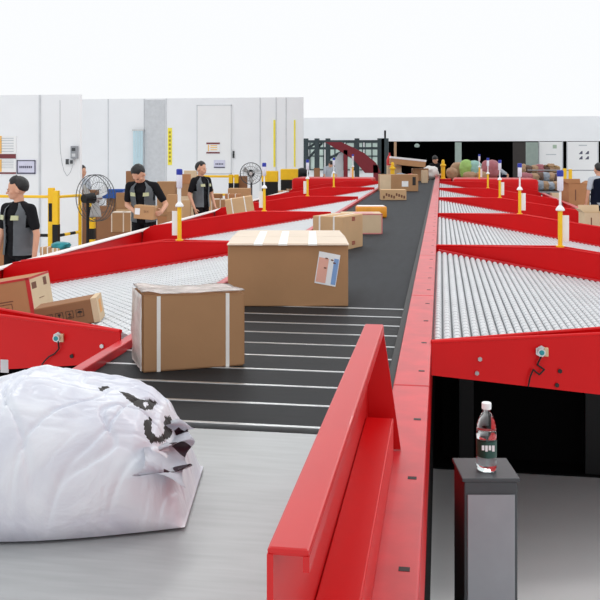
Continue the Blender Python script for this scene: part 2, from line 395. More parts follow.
# ------------------------------------------------------------------ cartons
def carton(label, w, d, h, loc, rz=0, m='a', tape='top', group=None, tilt=(0, 0), extra=None, name='cardboard_box'):
    t = T(name, label, 'box', loc, rz, group)
    if tilt != (0, 0): t.rotation_euler = (tilt[0], tilt[1], rz)
    bm = box(-w/2, w/2, -d/2, d/2, 0, h, bev=min(.006, h*.04))
    P('box_body', bm, M['card_'+m], t)
    e = .0012
    if tape in ('top', 'white'):
        bm = B(); tw = min(.025, d*.12)
        bx(bm, -w/2-e, w/2+e, -tw, tw, h-.06*min(1, h*3), h+e)
        bm2 = bm
        P('packing_tape', bm2, M['tape'] if tape == 'top' else M['whitetape'], t)
    elif tape == 'straps':
        bm = B()
        for x in (-w*.27, w*.2): bx(bm, x-.008, x+.008, -d/2-e, d/2+e, -.0, h+e)
        P('strap', bm, M['whitetape'], t)
    elif tape == 'edges':
        bm = B()
        for x in (-w*.5+.01, w*.5-.01, w*.1): bx(bm, x-.01, x+.01, -d/2-e*2, d/2, 0, h+e)
        bx(bm, -w/2, w/2, -d/2-e*2, d/2, h-.012, h+e)
        P('packing_tape', bm, M['cardpale'], t)
    if extra: extra(t, w, d, h)
    return t
def icons(bm, x0, y, z0, s, n=4):    # four little handling icons in frames on a face y = const
    for i in range(n):
        x = x0+i*s*1.35
        for (a, b, c, d) in ((0, 1, 0, .06), (0, 1, .94, 1), (0, .06, 0, 1), (.94, 1, 0, 1)):
            bx(bm, x+a*s, x+b*s, y-.001, y, z0+c*s, z0+d*s)
        if i % 4 == 0:
            bx(bm, x+.25*s, x+.35*s, y-.001, y, z0+.2*s, z0+.8*s); bx(bm, x+.65*s, x+.75*s, y-.001, y, z0+.2*s, z0+.8*s); bx(bm, x+.15*s, x+.85*s, y-.001, y, z0+.12*s, z0+.2*s)
        elif i % 4 == 1:
            v = [bm.verts.new((x+a*s, y-.001, z0+b*s)) for a, b in ((.3, .82), (.7, .82), (.68, .6), (.53, .45), (.53, .25), (.68, .15), (.32, .15), (.47, .25), (.47, .45), (.32, .6))]
            bm.faces.new(v)
        elif i % 4 == 2:
            bx(bm, x+.46*s, x+.54*s, y-.001, y, z0+.2*s, z0+.8*s); bx(bm, x+.2*s, x+.8*s, y-.001, y, z0+.15*s, z0+.22*s); bx(bm, x+.3*s, x+.7*s, y-.001, y, z0+.5*s, z0+.62*s)
        else:
            v = [bm.verts.new((x+.5*s+.34*s*math.cos(k*PI/8), y-.001, z0+.5*s+.3*s*math.sin(k*PI/8))) for k in range(9)]
            bm.faces.new(v); bx(bm, x+.47*s, x+.53*s, y-.001, y, z0+.15*s, z0+.5*s)
    return bm
# big centre box with raised pale flaps, tape glints and a label
p = on_z(288, 306.5, BZ)+Vector((-sY, cY, 0))*.34
def bigx(t, w, d, h):
    bm = B()
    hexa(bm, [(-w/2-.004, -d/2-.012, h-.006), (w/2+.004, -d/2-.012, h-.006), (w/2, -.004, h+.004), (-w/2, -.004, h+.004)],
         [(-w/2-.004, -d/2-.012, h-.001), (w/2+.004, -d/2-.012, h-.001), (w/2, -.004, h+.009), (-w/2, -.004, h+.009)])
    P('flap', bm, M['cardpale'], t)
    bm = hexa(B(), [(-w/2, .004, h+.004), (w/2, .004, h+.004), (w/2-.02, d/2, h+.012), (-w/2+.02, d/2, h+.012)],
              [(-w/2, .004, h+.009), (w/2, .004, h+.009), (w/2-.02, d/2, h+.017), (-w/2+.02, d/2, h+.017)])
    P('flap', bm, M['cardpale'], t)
    for x in (-.17, -.03, .14):
        bm = hexa(B(), [(x-.025, -d/2-.0125, h-.007), (x+.025, -d/2-.0125, h-.007), (x+.03, d*.4, h+.004), (x-.015, d*.4, h+.004)],
                  [(x-.025, -d/2-.0125, h+.0015), (x+.025, -d/2-.0125, h+.0015), (x+.03, d*.4, h+.0185), (x-.015, d*.4, h+.0185)])
        P('packing_tape', bm, M['whitetape'], t)
    y = -d/2-.0012
    def q(pts, off): return [(a, y-off, b) for a, b in pts]
    def card_(name, pts, off, m, par):
        bm = B(); hexa(bm, [(a, y-off, b) for a, b in pts], [(a, y-off-.0006, b) for a, b in pts]); return P(name, bm, m, par)
    def uv(u, v):                      # slanted label frame
        A, Bq, D_ = Vector((.150, .135)), Vector((.270, .112)), Vector((.178, .315))
        return tuple(A+(Bq-A)*u+(D_-A)*v)
    lb = card_('address_label', [uv(0, 0), uv(1, 0), uv(1, 1), uv(0, 1)], 0, M['paper'], t)
    card_('pink_panel', [uv(.04, .05), uv(.5, .05), uv(.5, .82), uv(.04, .82)], .0008, M['pinkpaper'], lb)
    card_('blue_panel', [uv(.75, .05), uv(.97, .05), uv(.97, .86), uv(.75, .86)], .0008, M['bluepaper'], lb)
    for a, b in ((.33, .5), (.33, .8), (.6, .78), (.72, .7)): card_('print', [uv(a, b), uv(a+.12, b), uv(a+.12, b+.04), uv(a, b+.04)], .0016, M['brownink'], lb)
carton('largest brown carton on the belt, with pale flaps and a slanted address label', .685, .68, .355, (p.x, p.y, BZ), YAW, 'b', None, None, extra=bigx)
# front-left warped box with white straps wrapped in film
Bc = on_z(190, 360, BZ)
t = T('cardboard_box', 'brown carton with two white straps and plastic film, nearest box on the belt', 'box', Bc)
fp = [on_z(142.3, 373, BZ), on_z(245, 365.5, BZ), on_z(228.5, 284, BZ+.31), on_z(133, 286.5, BZ+.31)]
fp = [Vector((v.x-Bc.x, v.y-Bc.y, 0)) for v in fp]
bm = hexa(B(), fp, [v+Vector((0, 0, z)) for v, z in zip(fp, (.31, .30, .30, .305))])
bmesh.ops.bevel(bm, geom=bm.edges[:], offset=.006, segments=2, affect='EDGES')
P('box_body', bm, M['card_b'], t)
def face_strip(u0, u1, off=.0015):
    a, b = fp[0], fp[1]; n = Vector(((b-a).y, -(b-a).x, 0)).normalized()*off
    q0, q1 = a+(b-a)*u0, a+(b-a)*u1; hz0 = .31
    return q0, q1, n
for u in (.155, .825):
    q0, q1, n = face_strip(u-.018, u+.018)
    bm = hexa(B(), [q0+n, q1+n, q1-n, q0-n], [q+Vector((0, 0, .303)) for q in (q0+n, q1+n, q1-n, q0-n)])
    P('strap', bm, M['whitetape'], t)
# plastic film over the top and left side
fm = mat('plastic_film', (240, 232, 228), .12, spec=.9, bump=.7, bscale=14)
bm = B(); N = 16
vs = [[None]*(N+1) for _ in range(N+1)]
for i in range(N+1):
    for j in range(N+1):
        u, v = i/N, j/N
        q = fp[0]*(1-u)*(1-v)+fp[1]*u*(1-v)+fp[2]*u*v+fp[3]*(1-u)*v
        z = .307+.006*math.sin(u*9)*math.sin(v*7)+.004*noise.noise(Vector((u*8, v*8, 0)))+ .012*math.exp(-((u-.05)/.12)**2)
        vs[i][j] = bm.verts.new(q*1.01+Vector((0, 0, z+.004)))
for i in range(N):
    for j in range(N): bm.faces.new((vs[i][j], vs[i+1][j], vs[i+1][j+1], vs[i][j+1]))
r = bmesh.ops.solidify(bm, geom=bm.faces[:], thickness=.003)
P('plastic_film', bm, fm, t, True)
bm = B(); vs = [[None]*(N+1) for _ in range(N+1)]
for i in range(N+1):
    for j in range(N+1):
        u, v = i/N, j/N
        q = fp[3]*(1-u)+fp[0]*u; out = Vector((-.75, -.35, 0))
        q = q+out*(.004+.022*math.sin(PI*u)*math.sin(PI*v)+.004*noise.noise(Vector((u*6, v*6, 3))))
        vs[i][j] = bm.verts.new(q+Vector((0, 0, .005+v*.305)))
for i in range(N):
    for j in range(N): bm.faces.new((vs[i][j], vs[i+1][j], vs[i+1][j+1], vs[i][j+1]))
bmesh.ops.solidify(bm, geom=bm.faces[:], thickness=.003)
P('side_film', bm, fm, t, True)
# strapped box, rotated
ca = on_z(343, 251, BZ); rot = YAW+math.radians(-28)
def rotv(x, y, a): return Vector((x*math.cos(a)-y*math.sin(a), x*math.sin(a)+y*math.cos(a), 0))
w_, d_ = .30, .43
def marks(t, w, d, h):
    bm = B()
    for z in (h*.12, h*.84):
        for k in range(3): bx(bm, w/2+.001, w/2+.002, -.03+.0*k, .04, z+.012*k, z+.012*k+.008)
    P('print', bm, M['redink'], t)
c0 = ca+rotv(-w_/2, d_/2, rot)
carton('brown carton with two white straps just behind the largest carton on the belt', w_, d_, .30, (c0.x, c0.y, BZ), rot, 'c', 'straps', extra=marks)
def redge(t, w, d, h):
    bm = B()
    for (a, b, c, e) in ((-w/2, w/2, 0, .012), (-w/2, w/2, h-.012, h+.001), (w/2-.012, w/2+.001, 0, h)): bx(bm, a, b, -d/2-.0015, -d/2+.01, c, e)
    bx(bm, -w*.2, w*.3, -d*.3, d*.2, h, h+.0012)
    P('red_tape', bm, mat('pink_tape', (214, 130, 130), .3), t)
p = at(361, 234, 4.77+.08); carton('pale carton edged with pinkish tape, behind the strapped carton on the belt', .43, .34, .215, (p.x, p.y, BZ), YAW, 'e', None, extra=redge)
p = at(371, 218, 5.9+.06); t = T('wrapped_parcel', 'orange wrapped flat parcel lying on the belt', 'parcel', (p.x, p.y, BZ), YAW)
bm = box(-.2, .2, -.13, .13, 0, .15, bev=.022); P('wrapping', bm, M['orange'], t, True)
P('white_top_sheet', box(-.18, .17, -.11, .12, .1495, .153), M['offwhite'], t)
def scrawl(t, w, d, h):
    bm = B()
    for k in range(9):
        x = -w*.42+k*w*.1; z = h*(.15+.25*((k*7) % 4)/3)
        bx(bm, x, x+.03, -d/2-.0015, -d/2, z, z+.05); 
    P('print', bm, M['brownink'], t)
p = at(393, 200, 8.0+.06); carton('low brown carton printed with dark marks, in front of a wider carton on the belt', .45, .26, .185, (p.x, p.y, BZ), YAW, 'c', None, extra=scrawl)
def wide(t, w, d, h):
    P('side_flap', box(-w/2-.002, -w/2+.24, -d/2-.004, -d/2, .01, h-.005), M['card_e'], t)
    P('address_label', box(.06, .2, -d/2-.003, -d/2, .1, .22), M['paper'], t)
    bm = box(.29, .36, -d/2-.003, -d/2, .13, .31); P('black_print', bm, M['ink'], t)
p = at(398, 191.3, 9.7+.1); carton('wide brown carton with white label and black print far down the belt', .83, .4, .36, (p.x, p.y, BZ), YAW, 'b', 'top', extra=wide)
# far pile at belt end
def on_belt(px, D, z=BZ): q = at(px, 200, D); return (q.x, q.y, z)
carton('long white-topped carton lying tilted on top of the parcels at the belt end', 1.0, .4, .2, on_belt(407, 12.9, BZ+.44), YAW, 'a', None, tilt=(0, math.radians(6)),
       extra=lambda t, w, d, h: P('white_lid', box(-w/2-.01, w/2+.01, -d/2-.01, d/2+.01, h-.04, h+.02, bev=.01), M['white'], t))
carton('brown carton supporting the long white-topped carton at the belt end', .45, .35, .36, on_belt(420, 13.0), YAW, 'b')
carton('small light carton at the right of the belt end pile', .16, .2, .34, on_belt(424.5, 12.2), YAW, 'e')
carton('pale carton at the left of the belt end pile', .4, .35, .44, on_belt(394, 13.0), YAW, 'e')
def blob(name, label, r, loc, m, cat='bag', seed=0, amp=.18, group=None, rz=0, p=2.6):
    bm = B(); bmesh.ops.create_icosphere(bm, subdivisions=4, radius=1)
    for v in bm.verts:
        c = v.co.copy(); k = (abs(c.x)**p+abs(c.y)**p+abs(c.z)**p)**(-1/p); c *= k
        n = noise.noise(c*1.8+Vector((seed, seed*2.1, 0)))*amp+noise.noise(c*5+Vector((seed, 0, 5)))*amp*.4
        c *= 1+n
        v.co = Vector((c.x*r[0], c.y*r[1], c.z*r[2]))
    zm = min(v.co.z for v in bm.verts)
    for v in bm.verts: v.co.z = max(v.co.z-zm-.06*r[2], 0)
    o = P(name, bm, m, None, True); o.location = loc; o.rotation_euler = (0, 0, rz)
    return tag(o, label, cat, group)
blob('parcel_bag', 'red plastic parcel bag in the pile at the belt end', (.19, .15, .13), on_belt(411, 11.9), M['redbag'], seed=1)
blob('parcel_bag', 'grey plastic parcel bag beside the red one at the belt end', (.17, .14, .13), on_belt(401, 12.2), M['greybag'], seed=2)
blob('parcel_bag', 'white bag at the very end of the belt near the bending person', (.24, .2, .2), on_belt(430.5, 13.6), M['whitebag'], seed=3)
# hydrant-like yellow bollards by the belt end
for px, D, lb in ((392.5, 12.3, 'short yellow bollard at the left of the belt end'), (446.8, 13.2, 'short yellow bollard at the right of the belt end')):
    q = at(px, 170, D)
    if px < 400: q.x, q.y = q.x, q.y
    o = lathe(B(), [(.085, 0), (.085, .02), (.06, .03), (.06, .36), (.085, .37), (.085, .41), (.05, .43), (.045, .52), (.02, .56)])
    zb = BZ if px < 400 else TOP-.02
    o = P('yellow_bollard', o, M['yellow']); o.location = (q.x if px < 400 else .06, q.y, zb); tag(o, lb, 'bollard')
# the right bollard stands on a plinth closing the belt frame
tag(P('end_plinth', box(-.03, .3, at(446, 0, 13.2).y-.3, at(446, 0, 13.2).y+.3, 0, TOP-.02, bev=.01), M['red']), 'red plinth beside the belt end carrying the yellow bollard', 'plinth')
# ------------------------------------------------------------------ cartons in the near left chute
def bedz(X): return 1.10-SL*(abs(X-(BL-.05)) if X < -1 else X+.04)
ang = math.atan(SL)
def c1x(t, w, d, h):
    icons(bm := B(), -w*.34, -d/2-.0005, h*.35, .04); P('handling_icons', bm, M['ink'], t)
    P('packing_tape', box(w/2-.03, w/2+.0015, -d/2-.0015, d/2+.0015, .0, h+.0015), M['card_e'], t)
    P('end_label', box(w/2, w/2+.0025, -.03, .03, h*.3, h*.85), M['orange'], t)
X, Y = -1.79-.155-.02, 4.50+.04
carton('long brown carton with four handling icons lying in the nearest left chute', .33, .17, .128, (X, Y, bedz(X)+.004), math.radians(13), 'd', None, tilt=(0, -ang), extra=c1x)
def c2x(t, w, d, h):
    P('red_tape', box(w/2-.022, w/2+.0015, -d/2-.0015, -d/2+.006, 0, h+.001), M['redtape'], t)
    P('red_tape', box(w/2-.002, w/2+.0016, -d/2, d/2, h-.012, h+.001), M['redtape'], t)
    P('top_red_tape', box(-w/2, w/2, -d/2-.0015, -d/2+.02, h-.012, h+.0015), M['redtape'], t)
    bm = B()
    for (a, b, c, e) in ((-.2, -.02, .13, .134), (-.2, -.02, .19, .194), (-.2, -.196, .13, .19), (-.02, -.016, .13, .19), (-.1, .08, .05, .054), (-.1, .08, .1, .104), (-.1, -.096, .05, .1), (.076, .08, .05, .1), (.0, .09, .115, .121),
                         (-.18, -.05, .145, .148), (-.18, -.05, .16, .163), (-.18, -.05, .175, .178), (-.08, .06, .065, .068), (-.08, .06, .08, .083)):
        bx(bm, a, b, -d/2-.0012, -d/2, c, e)
    P('print', bm, M['brownink'], t)
    for (a, b, c, e) in ((-.13, -.06, .17, .21), (.05, .1, .17, .22), (-.05, .03, .1, .104)): P('side_print', box(w/2+.0012, w/2+.002, a, b, c, e), M['brownink'], t)
    P('side_sheet', box(w/2, w/2+.0012, -d/2, d/2, 0, h), M['card_e'], t)
rz = math.radians(3)
X, Y = -2.467-.2, 5.11+.15
carton('brown carton edged with red tape standing in the nearest left chute', .42, .31, .245, (X, Y, bedz(X)+.006), rz, 'f', None, tilt=(0, -ang), extra=c2x)
# ------------------------------------------------------------------ the white mailing bag in front
def big_bag():
    NX, NY = 300, 200
    L, W = .79, .56
    prof = [(0, 0), (.05, .12), (.15, .22), (.347, .295), (.487, .325), (.618, .304), (.708, .288), (.772, .28), (.838, .26), (.893, .225), (.93, .175), (.965, .095), (1, 0)]
    def hp(u):
        for (a, x), (b, y_) in zip(prof, prof[1:]):
            if a <= u <= b:
                s = (u-a)/(b-a); s = s*s*(3-2*s)*.5+s*.5; return x+(y_-x)*s
        return 0
    bm = B(); top = {}; bot = {}
    for i in range(NX+1):
        for j in range(NY+1):
            u, v = i/NX, j/NY
            x = (u-.5)*L; wv = W*(.72+.28*math.sin(PI*min(1, max(0, u))**.9))
            y = (v-.5)*wv
            e = (1-abs(2*v-1)**3.2)
            e = max(0, e)**.55
            h = hp(u)*e
            pt = Vector((x*4, y*4, 1.3))
            crease = abs(noise.noise(Vector((x*5+y*2, y*9-x*2, .7))))
            n = .010*noise.noise(pt*1.5)-.012*math.exp(-(crease/.05)**2)+.004*noise.noise(pt*6)-.0028*max(0, 1-abs(noise.noise(Vector((x*7+y*9, y*24-x*9, 2.2))))/.12)
            n += -.008*math.exp(-(abs(noise.noise(Vector((x*9-y*5, y*5+x*3, 4.7))))/.06)**2)
            z = max(.004, h+n*min(1, h/.06)*1.0)
            top[i, j] = bm.verts.new((x, y, z)); 
            bot[i, j] = bm.verts.new((x*.97, y*.95, .001)) if (0 < i < NX and 0 < j < NY) else top[i, j]
    mats = (Matrix.Translation((bagc.x, bagc.y, BZ)) @ Matrix.Rotation(YAW, 4, 'Z'))
    def inpoly(x, y, P_):
        c = False
        for (x0, y0), (x1, y1) in zip(P_, P_[1:]+P_[:1]):
            if (y0 > y) != (y1 > y) and x < (x1-x0)*(y-y0)/(y1-y0)+x0: c = not c
        return c
    prints = [[(118, 391), (128, 393), (141, 400), (150, 399), (157, 402), (152, 409), (141, 410), (130, 402)],
              [(97, 388), (106, 386), (109, 388), (100, 391)],
              [(143, 420), (151, 418), (151, 432), (156, 437), (163, 434), (164, 416), (170, 415), (173, 423), (171, 436), (163, 441), (150, 443), (144, 434)]]
    hole = [(142, 403), (146, 401), (148, 405), (144, 407)]
    def mark(i, j):
        co = mats @ top[i, j].co; d = co-Vector((0, 0, CH)); D = -d.x*sY+d.y*cY
        x, y = PX+F*(d.x*cY+d.y*sY)/D, PY-F*d.z/D
        x += noise.noise(Vector((x*.3, y*.3, 0)))*.8; y += noise.noise(Vector((x*.3, y*.3, 9)))*.8
        return any(inpoly(x, y, q) for q in prints) and not inpoly(x, y, hole)
    for i in range(NX):
        for j in range(NY):
            f = bm.faces.new((top[i, j], top[i+1, j], top[i+1, j+1], top[i, j+1]))
            if j < NY*.75 and mark(i, j): f.material_index = 1
            vs = []
            for k in (bot[i, j], bot[i, j+1], bot[i+1, j+1], bot[i+1, j]):
                if k not in vs: vs.append(k)
            if len(vs) >= 3 and not all(k in (top[i, j], top[i+1, j], top[i+1, j+1], top[i, j+1]) for k in vs):
                try: bm.faces.new(vs)
                except Exception: pass
    return bm
bagc = Vector((-.665*cY-2.29*sY, -.665*sY+2.29*cY, 0))
t = T('mailing_bag', 'large crumpled white plastic mailing bag with black print lying nearest the camera', 'bag', (bagc.x, bagc.y, BZ), YAW)
P('bag_body', big_bag(), [M['bag'], M['ink']], t, True)
# gathered corner of the bag, creased flap
bm = B(); N = 28; vs = []; inv = (Matrix.Translation((bagc.x, bagc.y, BZ)) @ Matrix.Rotation(YAW, 4, 'Z')).inverted()
q00, q01, q10, q11 = (inv @ at(*v[:2], v[2]/K) for v in ((170, 421, 2.3), (193, 423, 2.34), (134, 474, 2.0), (186, 484, 2.1)))
for i in range(N+1):
    a = i/N; row = []
    for j in range(9):
        b = j/8; q_ = (q00*(1-a)+q10*a)*(1-b)+(q01*(1-a)+q11*a)*b
        row.append(bm.verts.new(q_+Vector((.012*math.sin(a*17+b*2), -.02*math.sin(a*17+b*3), .012*math.sin(a*11+b*5)))))
    vs.append(row)
for i in range(N):
    for j in range(8):
        f = bm.faces.new((vs[i][j], vs[i+1][j], vs[i+1][j+1], vs[i][j+1]))
        if (i % 9) in (3, 4, 5) and j > 2: f.material_index = 1
bmesh.ops.solidify(bm, geom=bm.faces[:], thickness=.002)
P('sealed_flap', bm, [M['bag'], mat('plum_print', (70, 48, 62), .4)], t, True)
# ------------------------------------------------------------------ bottle on a cabinet
cab = T('control_cabinet', 'narrow grey control cabinet under the right near chute carrying the bottle', 'cabinet', at(485, 470, 1.47).xy.to_3d(), YAW)
P('cabinet_body', box(-.085, .085, -.09, .09, 0, .9, bev=.004), M['darkgrey'], cab)
P('cabinet_top', box(-.092, .092, -.095, .095, .9, .912, bev=.003), M['darkgrey'], cab)
P('cabinet_door', box(-.075, .075, -.096, -.09, .08, .86, bev=.002), M['grey'], cab)
q = at(486.5, 470, 1.46)
bt = T('water_bottle', 'clear plastic water bottle with white cap standing on the grey cabinet', 'bottle', (q.x, q.y, .912), YAW)
prof = [(.024, 0), (.031, .004), (.0325, .012), (.0325, .05), (.0315, .053), (.0315, .105), (.0325, .108), (.0325, .125), (.031, .130), (.0322, .136), (.030, .142), (.0305, .148), (.024, .168), (.016, .185), (.0125, .192), (.0125, .208)]
bm = lathe(B(), prof, 32); P('bottle_shell', bm, M['pet'], bt, True)
bm = lathe(B(), [(r*.93 if z > 0 else r*.9, z+.002) for r, z in prof[:8]], 32); P('water', bm, M['water'], bt, True)
bm = lathe(B(), [(.0329, .048), (.0331, .05), (.0331, .098), (.0329, .1)], 32, close=False); P('wrap_label', bm, mat('green_label', (18, 70, 60), .4), bt, True)
bm = B()
for k in range(4): bx(bm, -.022+k*.011, -.014+k*.011, -.0338, -.0325, .075-.004*(k % 2), .09)
P('label_print', bm, M['paper'], bt)
bm = lathe(B(), [(.0145, .198), (.0155, .2), (.0155, .217), (.014, .219)], 28); P('cap', bm, M['white'], bt)
# frames beneath the right near chute
for px, lb in ((466, 'left'), (592, 'right')):
    q = on_y(px, 440, 5.55)
    tag(P('steel_post', box(q.x-.045, q.x+.045, q.y-.03, q.y+.03, 0, .86 if px < 500 else .66, bev=.004), M['black']), 'dim black post under the right near chute, %s one of two' % lb, 'post', 'posts under the right near chute')
# ------------------------------------------------------------------ people
def remesh(bm, name, m, parent, vox, smooth=4):
    o = P(name, bm, m, parent)
    md = o.modifiers.new('r', 'REMESH'); md.mode = 'VOXEL'; md.voxel_size = vox; md.use_smooth_shade = True
    s = o.modifiers.new('s', 'SMOOTH'); s.iterations = smooth; s.factor = .5
    dg = bpy.context.evaluated_depsgraph_get(); dg.update()
    me = bpy.data.meshes.new_from_object(o.evaluated_get(dg)); me.name = name
    o.modifiers.clear(); old = o.data; o.data = me
    if not me.materials: me.materials.append(m)
    for p_ in me.polygons: p_.use_smooth = True
    return o
def hand(bm, w, d, n, curl=.5, s=1):
    """w wrist, d pointing direction of the hand, n palm normal (fingers curl that way), s thumb side sign"""
    w, d, n = Vector(w), Vector(d).normalized(), Vector(n).normalized(); n = (n-d*n.dot(d)).normalized(); sd = d.cross(n)*s
    for k in (-1, -.33, .33, 1): limb(bm, w+d*.012+sd*k*.014, .013, w+d*.085+sd*k*.028, .0125)
    for k, l in ((1, .070), (.33, .080), (-.33, .074), (-1, .058)):
        b = w+d*.085+sd*k*.030; r = .0088; dirv = d.copy()
        for sg, part in enumerate((.45, .32, .23)):
            a = curl*(.5+.4*sg); dirv = (dirv*math.cos(a)+n*math.sin(a)).normalized()
            e = b+dirv*l*part*1.1; limb(bm, b, r, e, r*.93); b = e; r *= .93
    b = w+d*.03+sd*.026; e = b+(d*.55+sd*.7+n*.25).normalized()*.042; limb(bm, b, .0125, e, .0105)
    e2 = e+(d*.9+sd*.2+n*.35).normalized()*.032; limb(bm, e, .0105, e2, .009)
def person(label, loc, rz, H=1.7, hd=None, lean=0, hyaw=0, hpitch=0, L=None, R=None, vest='vest', shirt='shirt', trousers='trousers', hair='hair', stride=.0, vox=.0075, detail=True, sleeve=.7, group='warehouse workers'):
    t = T('person', label, 'person', loc, rz, group); k = H/1.72
    hip = Vector((0, 0, .93*k))
    RL = Matrix.Rotation(-lean, 3, 'X')
    def U(p): return hip+RL @ (Vector(p)*k-hip) if True else p
    sh = {1: U((.185, 0, 1.40)), -1: U((-.185, 0, 1.40))}
    arms = {1: R or ((.24, .02, 1.12), (.25, .08, .88)), -1: L or ((-.24, .02, 1.12), (-.25, .08, .88))}
    neck = U((0, -.01, 1.44)); hc = U((0, .015, 1.60))
    Rh = RL @ Matrix.Rotation(hyaw, 3, 'Z') @ Matrix.Rotation(-hpitch, 3, 'X')
    pivot = U((0, 0, 1.50))
    HS = 1.1
    def Hd(p): return pivot+Rh @ (Vector(p)*k-Vector((0, 0, 1.50))*k)*HS
    body = B()
    # torso blobs
    def torso(bm, f, z0=.86):
        for z, a, b, y in ((.93, .155, .115, -.01), (1.0, .145, .108, 0), (1.08, .138, .102, 0), (1.16, .145, .108, 0), (1.25, .158, .115, 0), (1.33, .165, .112, -.005), (1.39, .15, .09, -.012)):
            if z >= z0: sph(bm, U((0, y, z)), ((a+f)*k, (b+f)*k, (.10+f*.5)*k), 3, RL)
        for s in (-1, 1): limb(bm, U((0, -.01, 1.41)), (.065+f)*k, sh[s], (.052+f)*k)
    torso(body, -.012)
    limb(body, U((0, -.015, 1.40)), .058*k, Hd((0, -.005, 1.55)), .052*k)
    # head
    def hs(c, r, sub=3): return sph(body, Hd(c), tuple(v*k*HS for v in r), sub, Rh)
    hs((0, -.005, 1.63), (.076, .094, .092)); hs((0, .025, 1.565), (.060, .068, .066)); hs((0, .062, 1.528), (.03, .026, .022), 2)
    hs((0, .088, 1.61), (.034, .012, .010), 2)       # brow
    limb(body, Hd((0, .086, 1.605)), .008*k, Hd((0, .107, 1.572)), .0125*k)   # nose
    hs((0, .088, 1.546), (.022, .010, .008), 2)      # mouth
    for s in (-1, 1):
        hs((s*.079, -.005, 1.59), (.010, .020, .032), 2); hs((s*.045, .055, 1.58), (.024, .024, .022), 2)
    hd = hd or {}
    for s in (-1, 1):
        e, w = (Vector(q)*k for q in arms[s])
        limb(body, sh[s], .047*k, e, .036*k); limb(body, e, .037*k, w, .025*k)
        d = Vector(hd[s]) if s in hd else (w-e).normalized()
        inn = Vector((-s, .25, 0)) if abs(d.z) > .6 else Vector((-s*.8, 0, .15))
        hand(body, w, d, inn, .55, s=(1 if (d.cross(inn)).y > 0 else -1))
    hz = {1: Vector((.09, 0, .90))*k, -1: Vector((-.09, 0, .90))*k}
    legs = {}
    for s in (-1, 1):
        kn = Vector((s*.10, .03+s*stride*.5, .49))*k; an = Vector((s*.11, s*stride, .09))*k; legs[s] = (kn, an)
        limb(body, hz[s], .078*k, kn, .052*k); limb(body, kn, .052*k, an, .034*k)
    remesh(body, 'body', M['skin'], t, vox)
    # clothes
    b = B(); torso(b, .008)
    for s in (-1, 1):
        e = Vector(arms[s][0])*k; limb(b, sh[s], .064*k, sh[s].lerp(e, sleeve), .056*k)
    remesh(b, 'shirt', M[shirt], t, .010)
    b = B(); sph(b, hip+Vector((0, -.005, .02)), (.168*k, .128*k, .11*k))
    for s in (-1, 1):
        kn, an = legs[s]; limb(b, hz[s], .094*k, kn, .070*k); limb(b, kn, .070*k, an+Vector((0, 0, .0)), .058*k)
    remesh(b, 'trousers', M[trousers], t, .012)
    for s in (-1, 1):
        an = legs[s][1]; b = B()
        limb(b, (an.x, an.y-.03, .05), .045, (an.x+s*.01, an.y+.13, .04), .04); limb(b, (an.x, an.y, .1), .045, (an.x, an.y-.01, .05), .045)
        for v in b.verts: v.co.z = max(v.co.z, 0)
        P('shoe', b, M['black'], t, True)
    # hair
    b = B(); vs_ = bmesh.ops.create_icosphere(b, subdivisions=4, radius=1)['verts']
    for v in b.verts:
        c = v.co.copy()
        line = (.52-.25*abs(c.x) if c.y > .35 else (.52+(-.30-.52)*min(1, (.35-c.y)/.35) if c.y > 0 else (-.30-.35*min(1, -c.y/.6))))
        if c.y > .35 and abs(c.x) > .55: line = .25
        f = max(0, min(1, (c.z-line)/.12+.5)); f = f*f*(3-2*f)
        out = Vector((c.x*.0835, -.012+c.y*.104, 1.637+c.z*.100))*1.0+Vector((0, 0, .010 if c.z > .4 and c.y > 0 else 0))+c*.004*noise.noise(c*7)
        inn = Vector((c.x*.066, -.012+c.y*.082, 1.63+c.z*.08))
        v.co = Hd(inn.lerp(out, f))
    P('hair', b, M[hair], t, True)
    if detail:
        for s in (-1, 1):
            b = B(); sph(b, Hd((s*.031, .086, 1.592)), tuple(q*k for q in (.009, .004, .0035)), 2, Rh); P('eye', b, M['ink'], t, True)
            b = B(); sph(b, Hd((s*.033, .094, 1.612)), tuple(q*k for q in (.016, .004, .003)), 2, Rh); P('eyebrow', b, M['hair'], t, True)
        b = B(); sph(b, Hd((0, .097, 1.546)), tuple(q*k for q in (.020, .005, .004)), 2, Rh); P('lips', b, mat('lips', (170, 100, 92), .5), t, True)
    # open vest
    if vest:
        b = B(); lv = [(.90, .192, .152), (1.0, .180, .146), (1.1, .174, .140), (1.2, .180, .142), (1.28, .188, .144), (1.34, .186, .138), (1.40, .172, .118), (1.445, .115, .088), (1.47, .078, .066)]
        n = 48; rows = []
        for z, a, c in lv:
            row = []
            for i in range(n+1):
                g_ = .34 if z < 1.3 else .34+(z-1.3)*2.0
                th = g_+(2*PI-2*g_)*i/n          # 0 = front (+Y)
                x = a*math.sin(th); yv = c*math.cos(th)
                row.append((b.verts.new(U((x, yv-.004, z+ (0 if abs(math.sin(th)) < .8 else -.0)))), th))
            rows.append(row)
        for ri, (r0, r1) in enumerate(zip(rows, rows[1:])):
            for i in range(n):
                th = (r0[i][1]+r0[i+1][1])/2; zz = lv[ri][0]
                if abs(math.sin(th)) > .90 and 1.19 < zz < 1.38: continue    # armholes
                b.faces.new((r0[i][0], r0[i+1][0], r1[i+1][0], r1[i][0]))
        bmesh.ops.solidify(b, geom=b.faces[:], thickness=.006)
        P('vest', b, M[vest], t, True)
        for s in (-1, 1):
            b = B()
            pts = [(s*.055, .157, 1.285), (s*.135, .125, 1.285), (s*.135, .122, 1.335), (s*.06, .150, 1.335)]
            o_ = [(x, y_+.012, z) for x, y_, z in pts]
            hexa(b, [U(q) for q in pts], [U(q) for q in o_]); P('reflective_patch', b, M['reflect'], t)
    return t
